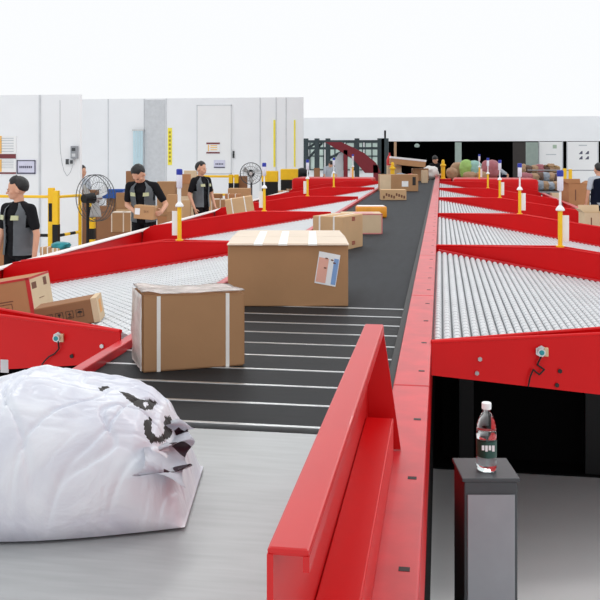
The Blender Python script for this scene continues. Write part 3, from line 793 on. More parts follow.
# man 1 : faces camera-left, head in profile
def face_cam(deg):      # heading so that the local +Y points 'deg' left of straight at the camera (deg>0 : to image-left)
    return PI+YAW-math.radians(deg)
q = at(18.5, 200, 4.72)
person('man in black shirt and open grey vest at the left edge, head turned to profile', (q.x, q.y, 0), face_cam(30), H=1.64, hyaw=math.radians(-50), hpitch=math.radians(5),
       R=((.25, .0, 1.13), (.24, .10, .88)), L=((-.26, -.02, 1.13), (-.27, .03, .87)), vox=.006)
q = at(144, 200, 6.6)
m2 = person('man bending his head over the small carton he holds in both hands', (q.x, q.y, 0), face_cam(8), H=1.76, lean=math.radians(10), hyaw=math.radians(-16), hpitch=math.radians(38), hd={1: (-.03, 1, -.05), -1: (.03, 1, -.05)},
       R=((.23, .06, 1.12), (.03, .26, 1.02)), L=((-.34, .05, 1.13), (-.335, .27, 1.03)), vox=.006)
bp = m2.matrix_basis @ Vector((-.1, .40, .985)) if False else (Matrix.Translation(m2.location) @ Matrix.Rotation(m2.rotation_euler.z, 4, 'Z')) @ Vector((-.155, .41, .975))
carton('small carton with white label held in the hands of the man bending his head', .29, .2, .19, (bp.x, bp.y, bp.z), YAW-math.radians(8), 'a', 'top', tilt=(0, math.radians(4)),
       extra=lambda t, w, d, h: (P('address_label', box(-w*.45, -w*.2, -d/2-.002, -d/2, .06, .15), M['paper'], t), P('print', icons(B(), 0, -d/2-.0005, h*.5, .03, 2), M['brownink'], t)))
q = at(201, 200, 8.42)
person('man in grey vest standing by the second left signal post, looking to the right', (q.x, q.y, 0), face_cam(-52), H=1.70, hyaw=math.radians(8), stride=.08,
       R=((.27, -.04, 1.13), (.25, .08, .88)), L=((-.26, .02, 1.13), (-.24, .14, .88)), vox=.007)
q = at(84.5, 180, 9.3)
person('person mostly hidden behind the white wall edge beyond the large fan', (q.x-.06, q.y, 0), face_cam(-60), H=1.60, vest=None, shirt='palecloth', vox=.012, hair='brownhair' if 'brownhair' in M else 'hair')
q = at(327, 180, 17.2)
person('person in pale top leaning over goods beyond the far left chutes', (q.x, q.y, 0), face_cam(-20), H=1.66, lean=math.radians(35), hpitch=math.radians(20), vest=None, shirt='palecloth', vox=.014, detail=False,
       R=((.26, .35, 1.02), (.22, .48, .85)), L=((-.26, .35, 1.02), (-.22, .48, .85)))
q = at(437, 170, 15.2)
person('person with pale shoulders and black clothes bending at the belt end', (q.x, q.y, 0), face_cam(25), H=1.78, lean=math.radians(14), hpitch=math.radians(30), vest=None, shirt='shirt', vox=.014, detail=False,
       R=((.27, .25, 1.12), (.2, .45, 1.08)), L=((-.27, .25, 1.12), (-.2, .45, 1.08)))
q = at(506, 175, 16.2)
person('person in pale top and navy trousers among the parcels right of the belt end', (q.x, q.y, 0), face_cam(80), H=1.62, lean=math.radians(38), hpitch=math.radians(20), vest='navy', shirt='palecloth', trousers='navy', vox=.014, detail=False)
q = at(598.5, 180, 9.4)
person('person in navy vest with pale shoulders seen from behind at the right edge', (q.x, q.y, 0), face_cam(165), H=1.64, vest='navy', shirt='palecloth', trousers='navy', vox=.009)
# ------------------------------------------------------------------ fans
def fan(label, c, R, rz, post_m, tiltdeg=0, bw=.05):
    t = T('pedestal_fan', label, 'fan', (c.x, c.y, 0), rz, 'pedestal fans'); z = c.z
    bm = B(); 
    for y_ in (-.08, .06): torus(bm, (0, y_, z), R, .007, seg=48)
    torus(bm, (0, -.1, z), R*.35, .005, seg=24); torus(bm, (0, -.095, z), R*.68, .004, seg=36); torus(bm, (0, -.01, z), R+.004, .006, seg=48)
    for i in range(36):
        a = 2*PI*i/36; ca_, sa_ = math.cos(a), math.sin(a)
        tube(bm, [(.05*ca_, -.11, z+.05*sa_), (R*.7*ca_, -.098, z+R*.7*sa_), (R*ca_, -.06, z+R*sa_)], .0022, 5)
        if i % 2 == 0: tube(bm, [(R*ca_, .06, z+R*sa_), (.1*ca_, .13, z+.1*sa_)], .0022, 5)
    P('cage', bm, M['darkgrey'], t)
    bm = B()
    for k in range(3):
        a0 = k*2*PI/3+.5; prev = None
        for i in range(9):
            r = .05+(R*.86-.05)*i/8; hw = .42-.12*i/8
            p0 = (r*math.cos(a0-hw), -.045, z+r*math.sin(a0-hw)); p1 = (r*math.cos(a0+hw), .035, z+r*math.sin(a0+hw))
            cur = (bm.verts.new(p0), bm.verts.new(p1))
            if prev: bm.faces.new((prev[0], prev[1], cur[1], cur[0]))
            prev = cur
    bmesh.ops.solidify(bm, geom=bm.faces[:], thickness=.004)
    P('blades', bm, M['white'], t, True)
    bm = B(); cyl(bm, (0, .05, z), (0, .25, z), .09, .07, 24); P('motor', bm, M['black'], t)
    bm = B(); cyl(bm, (0, -.115, z), (0, .04, z), .045, seg=20); P('hub', bm, M['alu'], t)
    bm = B(); cyl(bm, (0, .16, .03), (0, .16, z-.05), bw/2, seg=16); P('pole', bm, post_m, t)
    bm = B(); cyl(bm, (0, .16, 0), (0, .16, .05), .24, .2, 32); P('base', bm, M['black'], t)
    return t
c = at(95, 198, 7.4)
fan('large black wire pedestal fan behind the man at the left edge', c, .38, YAW+PI-math.radians(33), M['black'])
c = at(251, 173.5, 11.3)
fan('smaller grey pedestal fan near the yellow and black bins', c, .27, YAW, M['darkgrey'])
# yellow/black striped post below fan 1
def striped_post(label, x, y, h, w=.09, parts=6, start=0, group='striped guard posts'):
    t = T('guard_post', label, 'post', (x, y, 0), 0, group)
    bm = B(); dz = h/parts
    P('post_core', box(-w/2, w/2, -w/2, w/2, 0, h, bev=.008), M['yellow'], t)
    for i in range(parts):
        if (i+start) % 2 == 0: P('black_band', box(-w/2-.001, w/2+.001, -w/2-.001, w/2+.001, i*dz+.001, (i+1)*dz-.001), M['black'], t)
    return t
p = at(92, 230, 7.9)
striped_post('black and yellow striped post directly behind the large fan', p.x, p.y, 1.15, .1, 6)
# railings on the left
RY = 6.9*YK
pa = on_y(51.5, 200, RY); pb = on_y(58.3, 200, RY)
t = T('safety_railing', 'yellow safety railing with black lower sections behind the man at the left edge', 'railing', (pb.x, RY, 0))
def rel(v): return Vector(v)-Vector((pb.x, RY, 0))
for p_, h in ((pa, 1.33), (pb, 1.29)):
    b = B(); q_ = rel((p_.x, RY if p_ is pa else RY-.08, 0)); bx(b, q_.x-.045, q_.x+.045, q_.y-.045, q_.y+.045, 0, h, bev=.006); po = P('post', b, M['yellow'], t)
    b = B(); zz = (.78, 1.08) if p_ is pa else (.30, .74)
    bx(b, q_.x-(.03 if p_ is pa else .047), q_.x+(.03 if p_ is pa else .047), q_.y-.047, q_.y+.047, *(zz)); P('black_sleeve', b, M['black'], po)
zt = on_y(20, 196.5, RY).z
b = B(); cyl(b, rel((-9.6, RY, zt)), rel((pb.x, RY, zt)), .024); P('top_rail', b, M['yellow'], t)
e1 = at(80, 193, 7.6); b = B(); cyl(b, rel((pb.x, RY, zt)), rel((e1.x, e1.y, zt)), .024); P('top_rail', b, M['yellow'], t)
zl = on_y(20, 235, RY).z
b = B(); cyl(b, rel((-9.6, RY, zl)), rel((pb.x, RY, zl)), .026); P('lower_rail', b, M['black'], t)
lo = Vector((pb.x, RY, zl)); hi_ = Vector((e1.x, e1.y, zl+.02))
for i in range(4):
    b = B(); cyl(b, rel(lo.lerp(hi_, i/4)), rel(lo.lerp(hi_, (i+1)/4)), .026); P('lower_rail', b, M['black'] if i % 2 == 0 else M['yellow'], t)
b = B(); q_ = rel((e1.x, e1.y, 0)); bx(b, q_.x-.022, q_.x+.022, q_.y-.022, q_.y+.022, 0, 1.2); P('post', b, M['yellow'], t)
# second railing
RY2 = 11.2*YK
x0 = on_y(186, 0, RY2).x; x1 = on_y(236.5, 0, RY2).x; xm = on_y(231, 0, RY2).x
t = T('safety_railing', 'low yellow railing behind the man looking right, ending at paired posts', 'railing', (xm, RY2, 0))
b = B(); cyl(b, (x0-xm, 0, 1.27), (x1-xm, 0, 1.27), .03); P('top_rail', b, M['yellow'], t)
b = B(); cyl(b, (x0-xm, 0, .8), (x1-xm, 0, .8), .03); P('lower_rail', b, M['yellow'], t)
for x in (x0, xm, x1):
    b = box(x-xm-.05, x-xm+.05, -.05, .05, 0, 1.32, bev=.006); po = P('post', b, M['yellow'], t)
    P('black_sleeve', box(x-xm-.052, x-xm+.052, -.052, .052, .85, 1.1), M['black'], po)
# ------------------------------------------------------------------ notices and fittings on walls
def board(name, label, pxa, pya, pxb, pyb, Y, m, cat='sign', frame=None, lines=(), th=.02):
    a, b = on_y(pxa, pya, Y), on_y(pxb, pyb, Y)
    t = T(name, label, cat, ((a.x+b.x)/2, Y, b.z)); w = (b.x-a.x)/2; h = a.z-b.z
    P('panel', box(-w, w, -th, 0, 0, h), m, t)
    if frame:
        f = B(); fw = frame[1]
        bx(f, -w, w, -th-.006, -th+.001, 0, fw); bx(f, -w, w, -th-.006, -th+.001, h-fw, h); bx(f, -w, -w+fw, -th-.006, -th+.001, 0, h); bx(f, w-fw, w, -th-.006, -th+.001, 0, h)
        P('frame', f, frame[0], t)
    for nm_, (u0, v0, u1, v1), mm in lines:
        P(nm_, box(-w+2*w*u0, -w+2*w*u1, -th-.004, -th-.0005, h*v0, h*v1), mm, t)
    return t, w, h
paleline = mat('pale_print', (190, 196, 202), .6); om = mat('orange_print', (244, 196, 110), .6); mar = mat('maroon_print', (120, 52, 58), .6); dk = mat('slate_print', (84, 84, 104), .6)
tx = [('text_line', (.38, v, .9, v+.03), paleline) for v in (.3, .42, .54, .66, .78, .88)]
board('notice_board', 'upper notice board with orange strip and maroon foot at the left wall edge', -8, 136, 16.5, 158.5, PW, M['white'], lines=[('maroon_band', (0, 0, 1, .2), mar), ('orange_strip', (.32, .22, .42, 1), om)]+tx)
board('notice_board', 'lower notice board with orange strip and thin maroon foot at the left wall edge', -8, 159.5, 16.5, 174, PW, M['white'], lines=[('maroon_band', (0, 0, 1, .12), mar), ('orange_strip', (.32, .15, .42, 1), om)]+tx[1:])
board('framed_sign', 'pale violet framed sign right of the lower notice board', 17.3, 160, 36, 174, PW, mat('violet_white', (214, 214, 234), .5), frame=(dk, .02), lines=[('text_line', (.14+i*.1, .42, .21+i*.1, .58), dk) for i in range(7)]+[('foot_band', (0, 0, 1, .1), dk)])
# switch box, socket and hanging wire at the partition end
t, w, h = board('switch_box', 'grey electrical switch box at the top of the white partition end', 72.5, 146, 78.5, 158.5, PW-.001, M['grey'], 'switch box', th=.09, lines=[('button', (.2, .6, .8, .85), M['darkgrey']), ('button', (.2, .15, .8, .4), M['lightgrey'])])
t, w, h = board('wall_socket', 'small dark socket pair below the grey switch box', 66.5, 159, 74.5, 164.8, PW-.001, M['lightgrey'], 'socket', th=.04, lines=[('plug', (0, .1, .4, 1), M['darkgrey']), ('plug', (.55, .2, .9, .8), M['darkgrey'])])
b = B(); pts = [on_y(*q, PW-.001) for q in ((60, 142), (60.5, 152), (62, 163), (64, 171), (67, 176), (70, 173), (72, 168), (72.5, 163))]
pts = [on_y(60, 100, PW-.001)]+pts
tube(b, pts, .004); tag(P('hanging_wire', b, M['grey']), 'thin grey wire looping down the white partition to the socket', 'wire')
RYW = RW+.002
# strip curtain
a, b_ = on_y(133, 142, RYW-.12), on_y(143, 142, RYW-.12)
t = T('strip_curtain', 'pale blue translucent strip curtain on the rear left wall', 'curtain', ((a.x+b_.x)/2, RYW-.12, 0)); w = (b_.x-a.x)/2
for i in range(4): P('strip', box(-w+i*w/2+.006, -w+(i+1)*w/2-.006, -.01*(i % 2), .006-.01*(i % 2), .02, 2.6), M['curtain'], t)
P('hanging_bar', box(-w-.03, w+.03, -.02, .06, 2.6, 2.66), M['alu'], t)
t, w, h = board('wall_panel', 'tall pale grey panel right of the strip curtain', 145, 100, 165, 255, RYW, M['lightgrey'], 'panel')
t, w, h = board('vertical_banner', 'narrow yellow vertical banner with dark characters on the rear wall', 168, 128, 172, 165, RYW, M['paleyellow'], 'banner', lines=[('character', (.25, .08+i*.11, .75, .14+i*.11), mat('olive_print', (170, 150, 40), .6)) for i in range(8)])
t, w, h = board('wall_cabinet', 'white panelled cabinet front carrying two small notices on the rear wall', 197, 105, 232, 174, RYW, M['white'], 'cabinet', frame=(M['lightgrey'], .03), th=.05)
board('notice_board', 'small notice with maroon bands high on the white cabinet front', 206.5, 142.5, 220, 153.5, RYW-.051, M['white'], lines=[('maroon_band', (0, 0, 1, .14), mar), ('maroon_band', (0, .84, 1, 1), mar), ('orange_strip', (.12, .2, .2, .8), om)]+[('text_line', (.3, v, .8, v+.08), om) for v in (.3, .5, .68)])
board('notice_board', 'pale violet notice low on the white cabinet front', 214, 160, 225, 168, RYW-.051, mat('violet_white', (214, 214, 234), .5), lines=[('text_line', (.15+i*.15, .4, .25+i*.15, .6), dk) for i in range(5)]+[('foot_band', (0, 0, 1, .15), dk)])
board('door_lever', 'small dark lever handle right of the white cabinet front', 233, 151, 234.5, 158, RYW, M['darkgrey'], 'handle', lines=[('lever', (.2, .2, .8, .6), M['black'])], th=.05)
for pa_, pb_, lb in ((273.5, 275.5, 'thin yellow vertical strip left of the two on the rear wall'), (294, 295.5, 'thin yellow vertical strip nearer the steel frame on the rear wall')):
    board('yellow_strip', lb, pa_, 120, pb_, 167, RYW, M['paleyellow'], 'strip')
# ------------------------------------------------------------------ yellow/black bins
for a, b_, yt, lb in ((261, 277, 171, 'yellow-topped black bin behind the second left signal post'), (280, 297, 169, 'yellow-topped black bin nearest the steel frame')):
    D = 13.3; p, q = at(a, yt, D), at(b_, yt, D); c = (p+q)/2; w = (q-p).length/2
    t = T('plastic_bin', lb, 'bin', (c.x, c.y+.15, 0), YAW, 'yellow and black bins'); h = p.z
    P('black_base', box(-w, w, -.2, .2, 0, h-.32, bev=.02), M['black'], t)
    P('yellow_lid', box(-w-.01, w+.01, -.21, .21, h-.32, h, bev=.025), M['yellow'], t)
blob('round_bundle', 'round black bundle right of the yellow-topped bins', (.22, .2, .17), (*at(302, 176, 14.1).xy, 1.06), M['black'], 'bundle', seed=9, amp=.05, p=2)
carton('tall carton under the round black bundle', .34, .34, 1.05, (*at(302, 176, 14.1).xy, 0), YAW, 'c')
# ------------------------------------------------------------------ carton stacks on the left
def stack(px0, px1, D, items, rz=0, d=None):
    """items: list of (y_top pixel, material, tape, label) from top to bottom; lowest reaches the floor"""
    c = at((px0+px1)/2, 200, D); w = (px1-px0)/F0*D; d = d or w*.8
    off = Vector((-math.sin(YAW), math.cos(YAW), 0))*d/2
    zs = [CH-(i[0]-PY)/F0*D for i in items]+[0]
    for k, it in enumerate(items):
        z0, z1 = zs[k+1], zs[k]
        ww = it[4]*w if len(it) > 4 else w
        carton(it[3], ww, d, z1-z0-.003, (c.x+off.x, c.y+off.y, z0), YAW+rz+random.uniform(-.05, .05), it[1], it[2], 'cartons stacked beyond the left chutes')
stack(97, 111, 8.5, [(206, 'd', 'top', 'dark brown carton on top of the stack right behind the large fan'), (219, 'd', 'top', 'dark brown carton low in the stack behind the large fan')])
stack(111, 131.5, 7.9, [(212, 'b', 'edges', 'brown carton edged with pale tape left of the man holding a carton'), (232, 'd', 'top', 'dark carton beneath the pale-taped one left of the man holding a carton')])
stack(116, 132, 8.9, [(192.5, 'b', 'white', 'upright carton with pale tape behind the shoulder of the man holding a carton'), (209, 'c', 'top', 'carton under the upright one behind the man holding a carton')])
stack(126, 140, 10.6, [(171, 'd', 'top', 'dark tall carton rising behind the head of the man holding a carton'), (190, 'd', 'top', 'dark carton below the tall one behind the man holding a carton')])
stack(79, 96, 8.9, [(190, 'd', 'top', 'brown carton seen through the left half of the large fan'), (204, 'd', None, 'darkest brown carton low behind the left half of the large fan')])
q = at(114, 198, 9.0); t = T('plastic_tote', 'blue plastic tote on the cartons right of the large fan', 'tote', (q.x+.0, q.y, CH-(198-PY)/F0*9.0), YAW)
b = box(-.19, .17, -.12, .12, 0, .012); 
for (x0_, x1_, y0_, y1_) in ((-.2, .2, -.14, -.125), (-.2, .2, .125, .14), (-.2, -.185, -.125, .125), (.185, .2, -.125, .125)): bx(b, x0_, x1_, y0_, y1_, 0, .16)
P('tote_body', b, M['bluetote'], t); P('rim', bx(bx(B(), -.22, .22, -.155, -.125, .15, .175, bev=.005), -.22, .22, .125, .155, .15, .175, bev=.005), M['bluetote'], t)
stack(106.5, 121.5, 9.0, [(198, 'b', 'top', 'brown carton carrying the blue plastic tote')], d=.32)
stack(157, 175, 8.3, [(181.5, 'b', 'top', 'brown carton on top of the stack right of the man holding a carton'), (199, 'b', 'top', 'middle carton in the stack right of the man holding a carton'), (216, 'f', 'top', 'bottom carton in the stack right of the man holding a carton')])
stack(167, 176.5, 7.9, [(194.5, 'a', None, 'short light carton left of the first left signal post'), (212, 'b', None, 'lower carton left of the first left signal post')])
stack(181, 190, 9.3, [(174, 'f', 'top', 'top carton of the tall column right of the first left signal post'), (184, 'b', None, 'second carton of the tall column right of the first left signal post'), (196, 'e', 'top', 'pale lower carton of the tall column right of the first left signal post')])
stack(184, 196, 9.9, [(170.5, 'e', 'white', 'carton wrapped in pale film behind the tall carton column')])
stack(182, 190.5, 8.3, [(200, 'c', 'white', 'carton with pale tape between signal post and the man looking right')])
stack(207, 213, 9.9, [(189, 'c', None, 'tall light carton beside the right arm of the man looking right')])
stack(211, 226, 9.2, [(199, 'b', 'edges', 'brown carton with pale tape edges right of the man looking right')])
stack(213, 222, 10.2, [(194, 'd', None, 'low dark carton behind the pale-edged one')])
stack(225, 240, 9.6, [(194, 'f', 'straps', 'brown strapped carton under the long flat carton'), (214, 'b', None, 'carton at floor level under the brown strapped one')])
stack(228, 250, 10.3, [(188.5, 'a', 'top', 'long flat carton topping the stack left of the grey fan'), (197, 'b', None, 'carton under the long flat one left of the grey fan')])
p = at(242, 213, 7.1)
carton('light carton with white straps tilted on the rim of the third left chute', .43, .3, .36, (p.x, p.y, bedz(p.x)+.035), YAW+math.radians(4), 'c', 'straps', tilt=(0, -math.radians(9)))
stack(238, 247, 11.6, [(176, 'd', None, 'dark carton just left of the grey fan head')])
stack(278, 286, 12.6, [(190.5, 'c', 'straps', 'small strapped carton below the yellow-topped bins')])
stack(286, 294, 12.7, [(189, 'b', 'straps', 'small brown carton at the right below the yellow-topped bins')])
stack(309, 318, 14.5, [(178, 'c', None, 'pale carton left of the leaning person beyond the left chutes'), (190, 'b', None, 'brown carton under the pale one beyond the left chutes')])
stack(314, 320, 16.9, [(168, 'd', 'top', 'tall brown carton beside the person leaning beyond the left chutes')])
# small things on floor side of rim, near man 1
stack(40, 51, 5.9, [(247, 'a', 'straps', 'small strapped carton behind the rim left of the teal bag')])
stack(51, 60, 5.9, [(248, 'c', 'straps', 'small light carton behind the rim under the teal bag')])
blob('plastic_bag', 'teal plastic bag lying on small cartons by the yellow railing', (.12, .1, .05), (*at(61, 250, 5.95).xy, CH-(248.5-PY)/F0*6.0), M['teal'], seed=4)
stack(61, 69, 5.9, [(249.5, 'b', None, 'small brown carton behind the rim right of the teal bag')])
stack(-12, 6.5, 5.0, [(238, 'f', None, 'brown carton beside the hip of the man at the left edge')])
# ------------------------------------------------------------------ steel frame and maroon conveyor in the rear
G = 18*YK; G2 = 17.3*YK
t = T('support_structure', 'dark green steel frame with columns and braces beyond the left chutes', 'frame', (on_y(340, 0, G).x, G, 0))
ox = t.location.x
for px in (306, 317, 328, 357, 381, 385):
    x = on_y(px, 0, G).x-ox; w = .09 if px not in (381, 385) else .14
    P('column', box(x-w, x+w, -.1, .1, 0, 2.42), M['steelgreen'], t)
for z in (2.30, 2.02): P('beam', box(on_y(304, 0, G).x-ox, on_y(386, 0, G).x-ox, -.08, .08, z-.05, z+.05), M['steelgreen'], t)
def dbar(a, b, Y, r=.05):
    p0, p1 = on_y(*a, Y), on_y(*b, Y); bm = B(); cyl(bm, (p0.x-ox, Y-G, p0.z), (p1.x-ox, Y-G, p1.z), r, seg=8); return bm
for a, b_ in (((307, 160), (322, 143)), ((330, 158), (345, 150)), ((305, 150), (316, 143)), ((338, 166), (350, 150))): P('brace', dbar(a, b_, G), M['steelgreen'], t)
t = T('inclined_conveyor', 'maroon inclined conveyor descending to the right in front of the steel frame', 'conveyor', (on_y(345, 0, G2).x, G2, 0)); ox = t.location.x
def slab(pts, Y0, Y1):
    bm = B(); a = [Vector((on_y(*q, Y0).x-ox, Y0-G2, on_y(*q, Y0).z)) for q in pts]; b_ = [v+Vector((0, Y1-Y0, 0)) for v in a]
    va = [bm.verts.new(v) for v in a]; vb = [bm.verts.new(v) for v in b_]
    bm.faces.new(va); bm.faces.new(vb[::-1])
    for i in range(len(va)): j = (i+1) % len(va); bm.faces.new((va[i], va[j], vb[j], vb[i]))
    return bm
P('side_panel', slab([(325, 142), (341, 142), (352, 147), (364, 153), (376, 163), (381, 173), (365, 173), (354, 160), (343, 153), (333, 147)], G2+0.00, G2+0.06), M['maroon'], t)
P('side_panel', slab([(325, 142), (341, 142), (352, 147), (364, 153), (376, 163), (381, 173), (365, 173), (354, 160), (343, 153), (333, 147)], G2+0.55, G2+0.60), M['maroon'], t)
P('leg', slab([(343.5, 150), (347.5, 150), (347.5, 190), (343.5, 190)], G2+0.00, G2+0.10), M['maroon'], t)
P('leg', slab([(373, 165), (378, 165), (379, 200), (374, 200)], G2+0.00, G2+0.10), M['maroon'], t)
P('belt_bed', slab([(328, 144), (342, 145), (362, 155), (375, 166), (372, 168), (350, 155), (335, 148)], G2+0.06, G2+0.54), M['darkgrey'], t)
# pale arch doorway
tag(P('arched_panel', slab([(335, 200), (335, 160), (339, 153), (343, 152), (343.5, 200)], G2+0.30, G2+0.35), M['lightgrey']), 'pale arched panel left of the maroon conveyor leg', 'panel').location = (ox, G2, 0)
tag(P('hanging_lamp', lathe(B(), [(.02, .0), (.12, .03), (.14, .12), (.05, .2)], 16), M['palegreen']), 'small pale round lamp high in the dark rear opening', 'lamp').location = on_y(417, 147.5, 23*YK)
for a, b_, lb in ((455, 461.5, 'pale green column left of the two in the dark rear opening'), (526, 538, 'pale green window post beside the white partitions')):
    Y = 20*YK if a < 500 else 17.4*YK
    p, q = on_y(a, 0, Y), on_y(b_, 0, Y)
    o = tag(P('steel_column', box(p.x, q.x, Y-.1, Y+.1, 0, CH+7.5/F*Y, bev=.01), M['palegreen']), lb, 'column')
tag(P('grey_pipe', box(on_y(394, 0, 40).x, on_y(396.5, 0, 40).x, 39.95, 40.05, 0, 2.32), M['tan']), 'thin tan upright at the left of the dark rear opening', 'post')
tag(P('red_gas_bottle', lathe(B(), [(.09, 0), (.1, .02), (.1, .62), (.06, .74), (.03, .78), (.03, .86)], 20), M['redbag']), 'thin red cylinder standing left of the dark opening', 'cylinder').location = (*on_y(389.5, 0, 15.0*YK).xy, 1.0)
tag(P('pallet_crate', box(on_y(383, 0, 15*YK).x, on_y(392, 0, 15*YK).x, 15*YK-.25, 15*YK+.25, 0, 1.0, bev=.01), M['darkgrey']), 'dark crate under the thin red cylinder beyond the belt', 'crate')
# ------------------------------------------------------------------ right rear
for a, b_, lb, k in ((538.5, 563, 'white partition with faint green notice, left of the two at right rear', 0), (566.5, 598.5, 'white partition with four small dark drawings, right of the two at right rear', 1)):
    Y = 17.4*YK; p, q = on_y(a, 142, Y), on_y(b_, 142, Y)
    t = T('white_partition', lb, 'partition', ((p.x+q.x)/2, Y, 0), 0, 'white partitions at right rear'); w = (q.x-p.x)/2
    zz = lambda y: CH-(y-PY)/F*Y
    P('panel', box(-w, w, -.02, .02, .02, zz(142)), M['white'], t)
    P('edge_frame', bx(box(-w, -w+.04, -.03, .03, 0, zz(142)+.01), w-.04, w, -.03, .03, 0, zz(142)+.01), M['lightgrey'], t)
    def sheet(nm, u0, y0, u1, y1, m, skew=0):
        x0, x1 = -w+2*w*u0, -w+2*w*u1
        P(nm, hexa(B(), [(x0, -.023, zz(y1)), (x1, -.023, zz(y1)), (x1, -.0205, zz(y1)), (x0, -.0205, zz(y1))], [(x0+skew, -.023, zz(y0)), (x1, -.023, zz(y0)), (x1, -.0205, zz(y0)), (x0+skew, -.0205, zz(y0))]), m, t)
    if k:
        for u in (.38, .58):
            for y in (151, 156): sheet('drawing', u, y, u+.12, y+3, dk, .1)
        sheet('text_line', .38, 145, .64, 146, paleline)
    else:
        sheet('text_line', .3, 154, .72, 154.8, paleline); sheet('notice', .58, 145, .74, 148.5, mat('sage_print', (170, 190, 170), .6))
p = on_y(567.5, 0, 13*YK)
t = T('safety_railing', 'yellow post and thin rail in front of the white partitions at right', 'railing', (p.x, 13*YK, 0))
P('post', box(-.13, -.03, -.05, .05, 0, 1.43, bev=.005), M['yellow'], t); P('post', box(.03, .12, -.05, .05, 0, 1.41, bev=.005), M['yellow'], t)
b = B(); cyl(b, (-1.1, 0, 1.38), (1.2, 0, 1.38), .014); P('rail', b, M['grey'], t)
# open carton
def open_carton(label, px0, px1, yt, yb, D, rz, m, below):
    c = at((px0+px1)/2, 200, D); w = (px1-px0)/F0*D; zt_ = CH-(yt-PY)/F0*D; zb = CH-(yb-PY)/F0*D; d = w*.9; h = zt_-zb
    t = T('open_carton', label, 'box', (c.x, c.y+d/2, zb), YAW+rz); e = .005
    b = box(-w/2, w/2, -d/2, d/2, 0, e)
    for q_ in ((-w/2, w/2, -d/2, -d/2+e), (-w/2, w/2, d/2-e, d/2), (-w/2, -w/2+e, -d/2+e, d/2-e), (w/2-e, w/2, -d/2+e, d/2-e)): bx(b, *q_, e, h)
    P('box_body', b, M['card_'+m], t)
    for s in (-1, 1):
        b = hexa(B(), [(s*w/2, -d/2, h), (s*w/2+.004, -d/2, h), (s*w/2+.004, d/2, h), (s*w/2, d/2, h)], [(s*w*.72, -d/2+.01, h+.06), (s*w*.72+.004, -d/2+.01, h+.06), (s*w*.72+.004, d/2-.01, h+.06), (s*w*.72, d/2-.01, h+.06)])
        P('flap', b, M['card_'+m], t)
    b = hexa(B(), [(-w/2, d/2, h), (w/2, d/2, h), (w/2, d/2+.004, h), (-w/2, d/2+.004, h)], [(-w/2, d*.6, h+.1), (w/2, d*.6, h+.1), (w/2, d*.6+.004, h+.1), (-w/2, d*.6+.004, h+.1)])
    P('flap', b, M['card_'+m], t)
    if below: (carton if below else (lambda *a: None))(below, w*1.1, d*1.1, zb-.002, (c.x, c.y+d/2, 0), YAW+rz, 'c')
    P('print', box(-w*.2, -w*.15, -d/2-.002, -d/2, h*.25, h*.75), M['brownink'], t)
open_carton('large open brown carton beside the navy-vested person at the right edge', 565.5, 587, 184, 206, 10.0, math.radians(8), 'f', 'carton under the large open carton at the right edge')
open_carton('pale open carton standing in a roller chute at the right edge of the view', 583, 604, 213, 231.5, 6.6, 0, 'e', None)
stack(552, 562, 11.4, [(193, 'e', None, 'beige carton left of the large open carton')])
# parcels pile at the right rear
pile_support = tag(P('sorting_table', bx(bx(bx(bx(box(2.66, 4.6, 28.6, 33.6, .54, .60, bev=.005), 2.7, 2.77, 28.7, 28.8, 0, .54), 4.5, 4.57, 28.7, 28.8, 0, .54), 2.7, 2.77, 33.4, 33.5, 0, .54), 4.5, 4.57, 33.4, 33.5, 0, .54), M['darkgrey']), 'long dark table under the heap of bags beyond the right chutes', 'table')
pos7 = ('at the left end', 'second from the left', 'third from the left', 'in the middle', 'third from the right', 'second from the right', 'at the right end')
cols = {'tan': 'tan', 'rose': 'rose', 'greybag': 'grey', 'whitebag': 'white', 'sackd': 'dark brown'}
M['sackd'] = mat('dark_sack', (104, 78, 66), .7, var=.15, bump=.5, bscale=16)
seqs = (('bottom', .60, ('rose', 'tan', 'sackd', 'greybag', 'tan', 'greybag', 'tan'), 15.0), ('middle', .86, ('rose', 'rose', 'tan', 'sackd', 'greybag', 'tan', 'sackd'), 15.5), ('top', 1.12, ('tan', 'sackd', 'tan', 'rose', 'sackd', 'tan', 'tan'), 16.0))
for row, z, sq, D in seqs:
    for i, m in enumerate(sq):
        c = at(523+i*5.6+random.uniform(-.8, .8), 180, D)
        c.x = max(c.x, 2.86)
        blob('parcel_bag', '%s bag %s of the %s row, heap beyond right chutes' % (cols[m], pos7[i], row), (random.uniform(.13, .17), .2, random.uniform(.13, .17)), (c.x, c.y, z), M[m], seed=40+i+int(z*10), amp=.14, group='bags heaped beyond the right chutes', p=3.2)
c = at(548, 168, 16.0); b = B(); N = 20; vs = []
for i in range(N+1):
    vs.append([b.verts.new(((i/N-.5)*.8, (j/8-.5)*.45, .06*math.sin(i*.9+j*.4)*.4-.12*abs(i/N-.5))) for j in range(9)])
for i in range(N):
    for j in range(8): b.faces.new((vs[i][j], vs[i+1][j], vs[i+1][j+1], vs[i][j+1]))
bmesh.ops.solidify(b, geom=b.faces[:], thickness=.01)
o = tag(P('yellow_cloth', b, mat('cream_yellow', (240, 216, 130), .6), None, True), 'creamy yellow sheet draped over the heap of bags at right', 'cloth'); o.location = (c.x, c.y, 1.40)
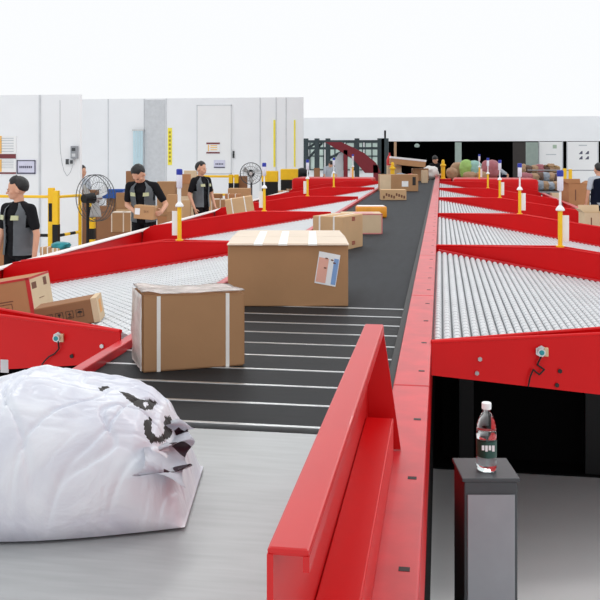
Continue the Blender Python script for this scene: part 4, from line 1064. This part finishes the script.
# goods beyond far end of right row: platform and bags
tag(P('goods_platform', box(.42, 2.6, 25.6, 28.55, 0, 1.08, bev=.01), M['card_d']), 'low brown platform under the goods beyond the right chute row', 'platform')
for (px, ytop, D, rx, m, lb) in (
    (452, 168, 13.5, .17, 'tan', 'tan sack just right of the right yellow bollard'),
    (459, 163, 14.0, .27, 'tan', 'larger tan sack left of the green bag beyond the right row'),
    (466, 160.5, 13.8, .2, 'green', 'light green bag on the goods beyond the right row'),
    (474.5, 162, 13.8, .24, 'mint', 'mint green bag behind the farthest right signal post'),
    (490, 161, 13.3, .26, 'rose', 'dark rose bag behind the fourth right signal post'),
    (470, 172, 13.15, .2, 'tan', 'flat tan sack in front of the mint and green bags'),
    (482, 172, 13.1, .18, 'tan', 'small tan sack between the mint and rose bags')):
    c = at(px, 180, D); zt_ = CH-(ytop-PY)/F0*D
    blob('parcel_bag', lb, (rx, rx*.8, max(.07, (zt_-1.08)*.53)), (c.x, c.y, 1.08), M[m], seed=30+px, amp=.12, group='goods beyond the right chute row')
# wall opening edge things: dark brown shutter at 515-525
tag(P('roller_shutter', box(on_y(513, 0, 44).x, on_y(530, 0, 44).x, 44, 44.1, 0, CH+7.5/F*44), mat('dark_brown_shutter', (46, 40, 38), .7)), 'dark brown shutter right of the black rear opening', 'shutter')
# ------------------------------------------------------------------ lights
W = bpy.data.worlds.new('world'); bpy.context.scene.world = W; W.use_nodes = True
bg = W.node_tree.nodes['Background']; bg.inputs[0].default_value = (.97, .985, 1, 1); bg.inputs[1].default_value = 1.0
for x, y in ((-3.2, 4), (1.5, 4), (-3.2, 10), (1.5, 10), (-3.2, 16), (1.5, 16)):
    l = bpy.data.lights.new('ceiling_lamp', 'AREA'); l.shape = 'RECTANGLE'; l.size = 2.4; l.size_y = .5; l.energy = 45; l.color = (1, .985, .96)
    o = bpy.data.objects.new('ceiling_lamp', l); C.objects.link(o); o.location = (x, y, 5.6)
sc = bpy.context.scene
sc.view_settings.view_transform = 'Standard'; sc.view_settings.look = 'None'; sc.view_settings.gamma = 1; sc.view_settings.use_curve_mapping = False
sc.view_settings.exposure = 0.0
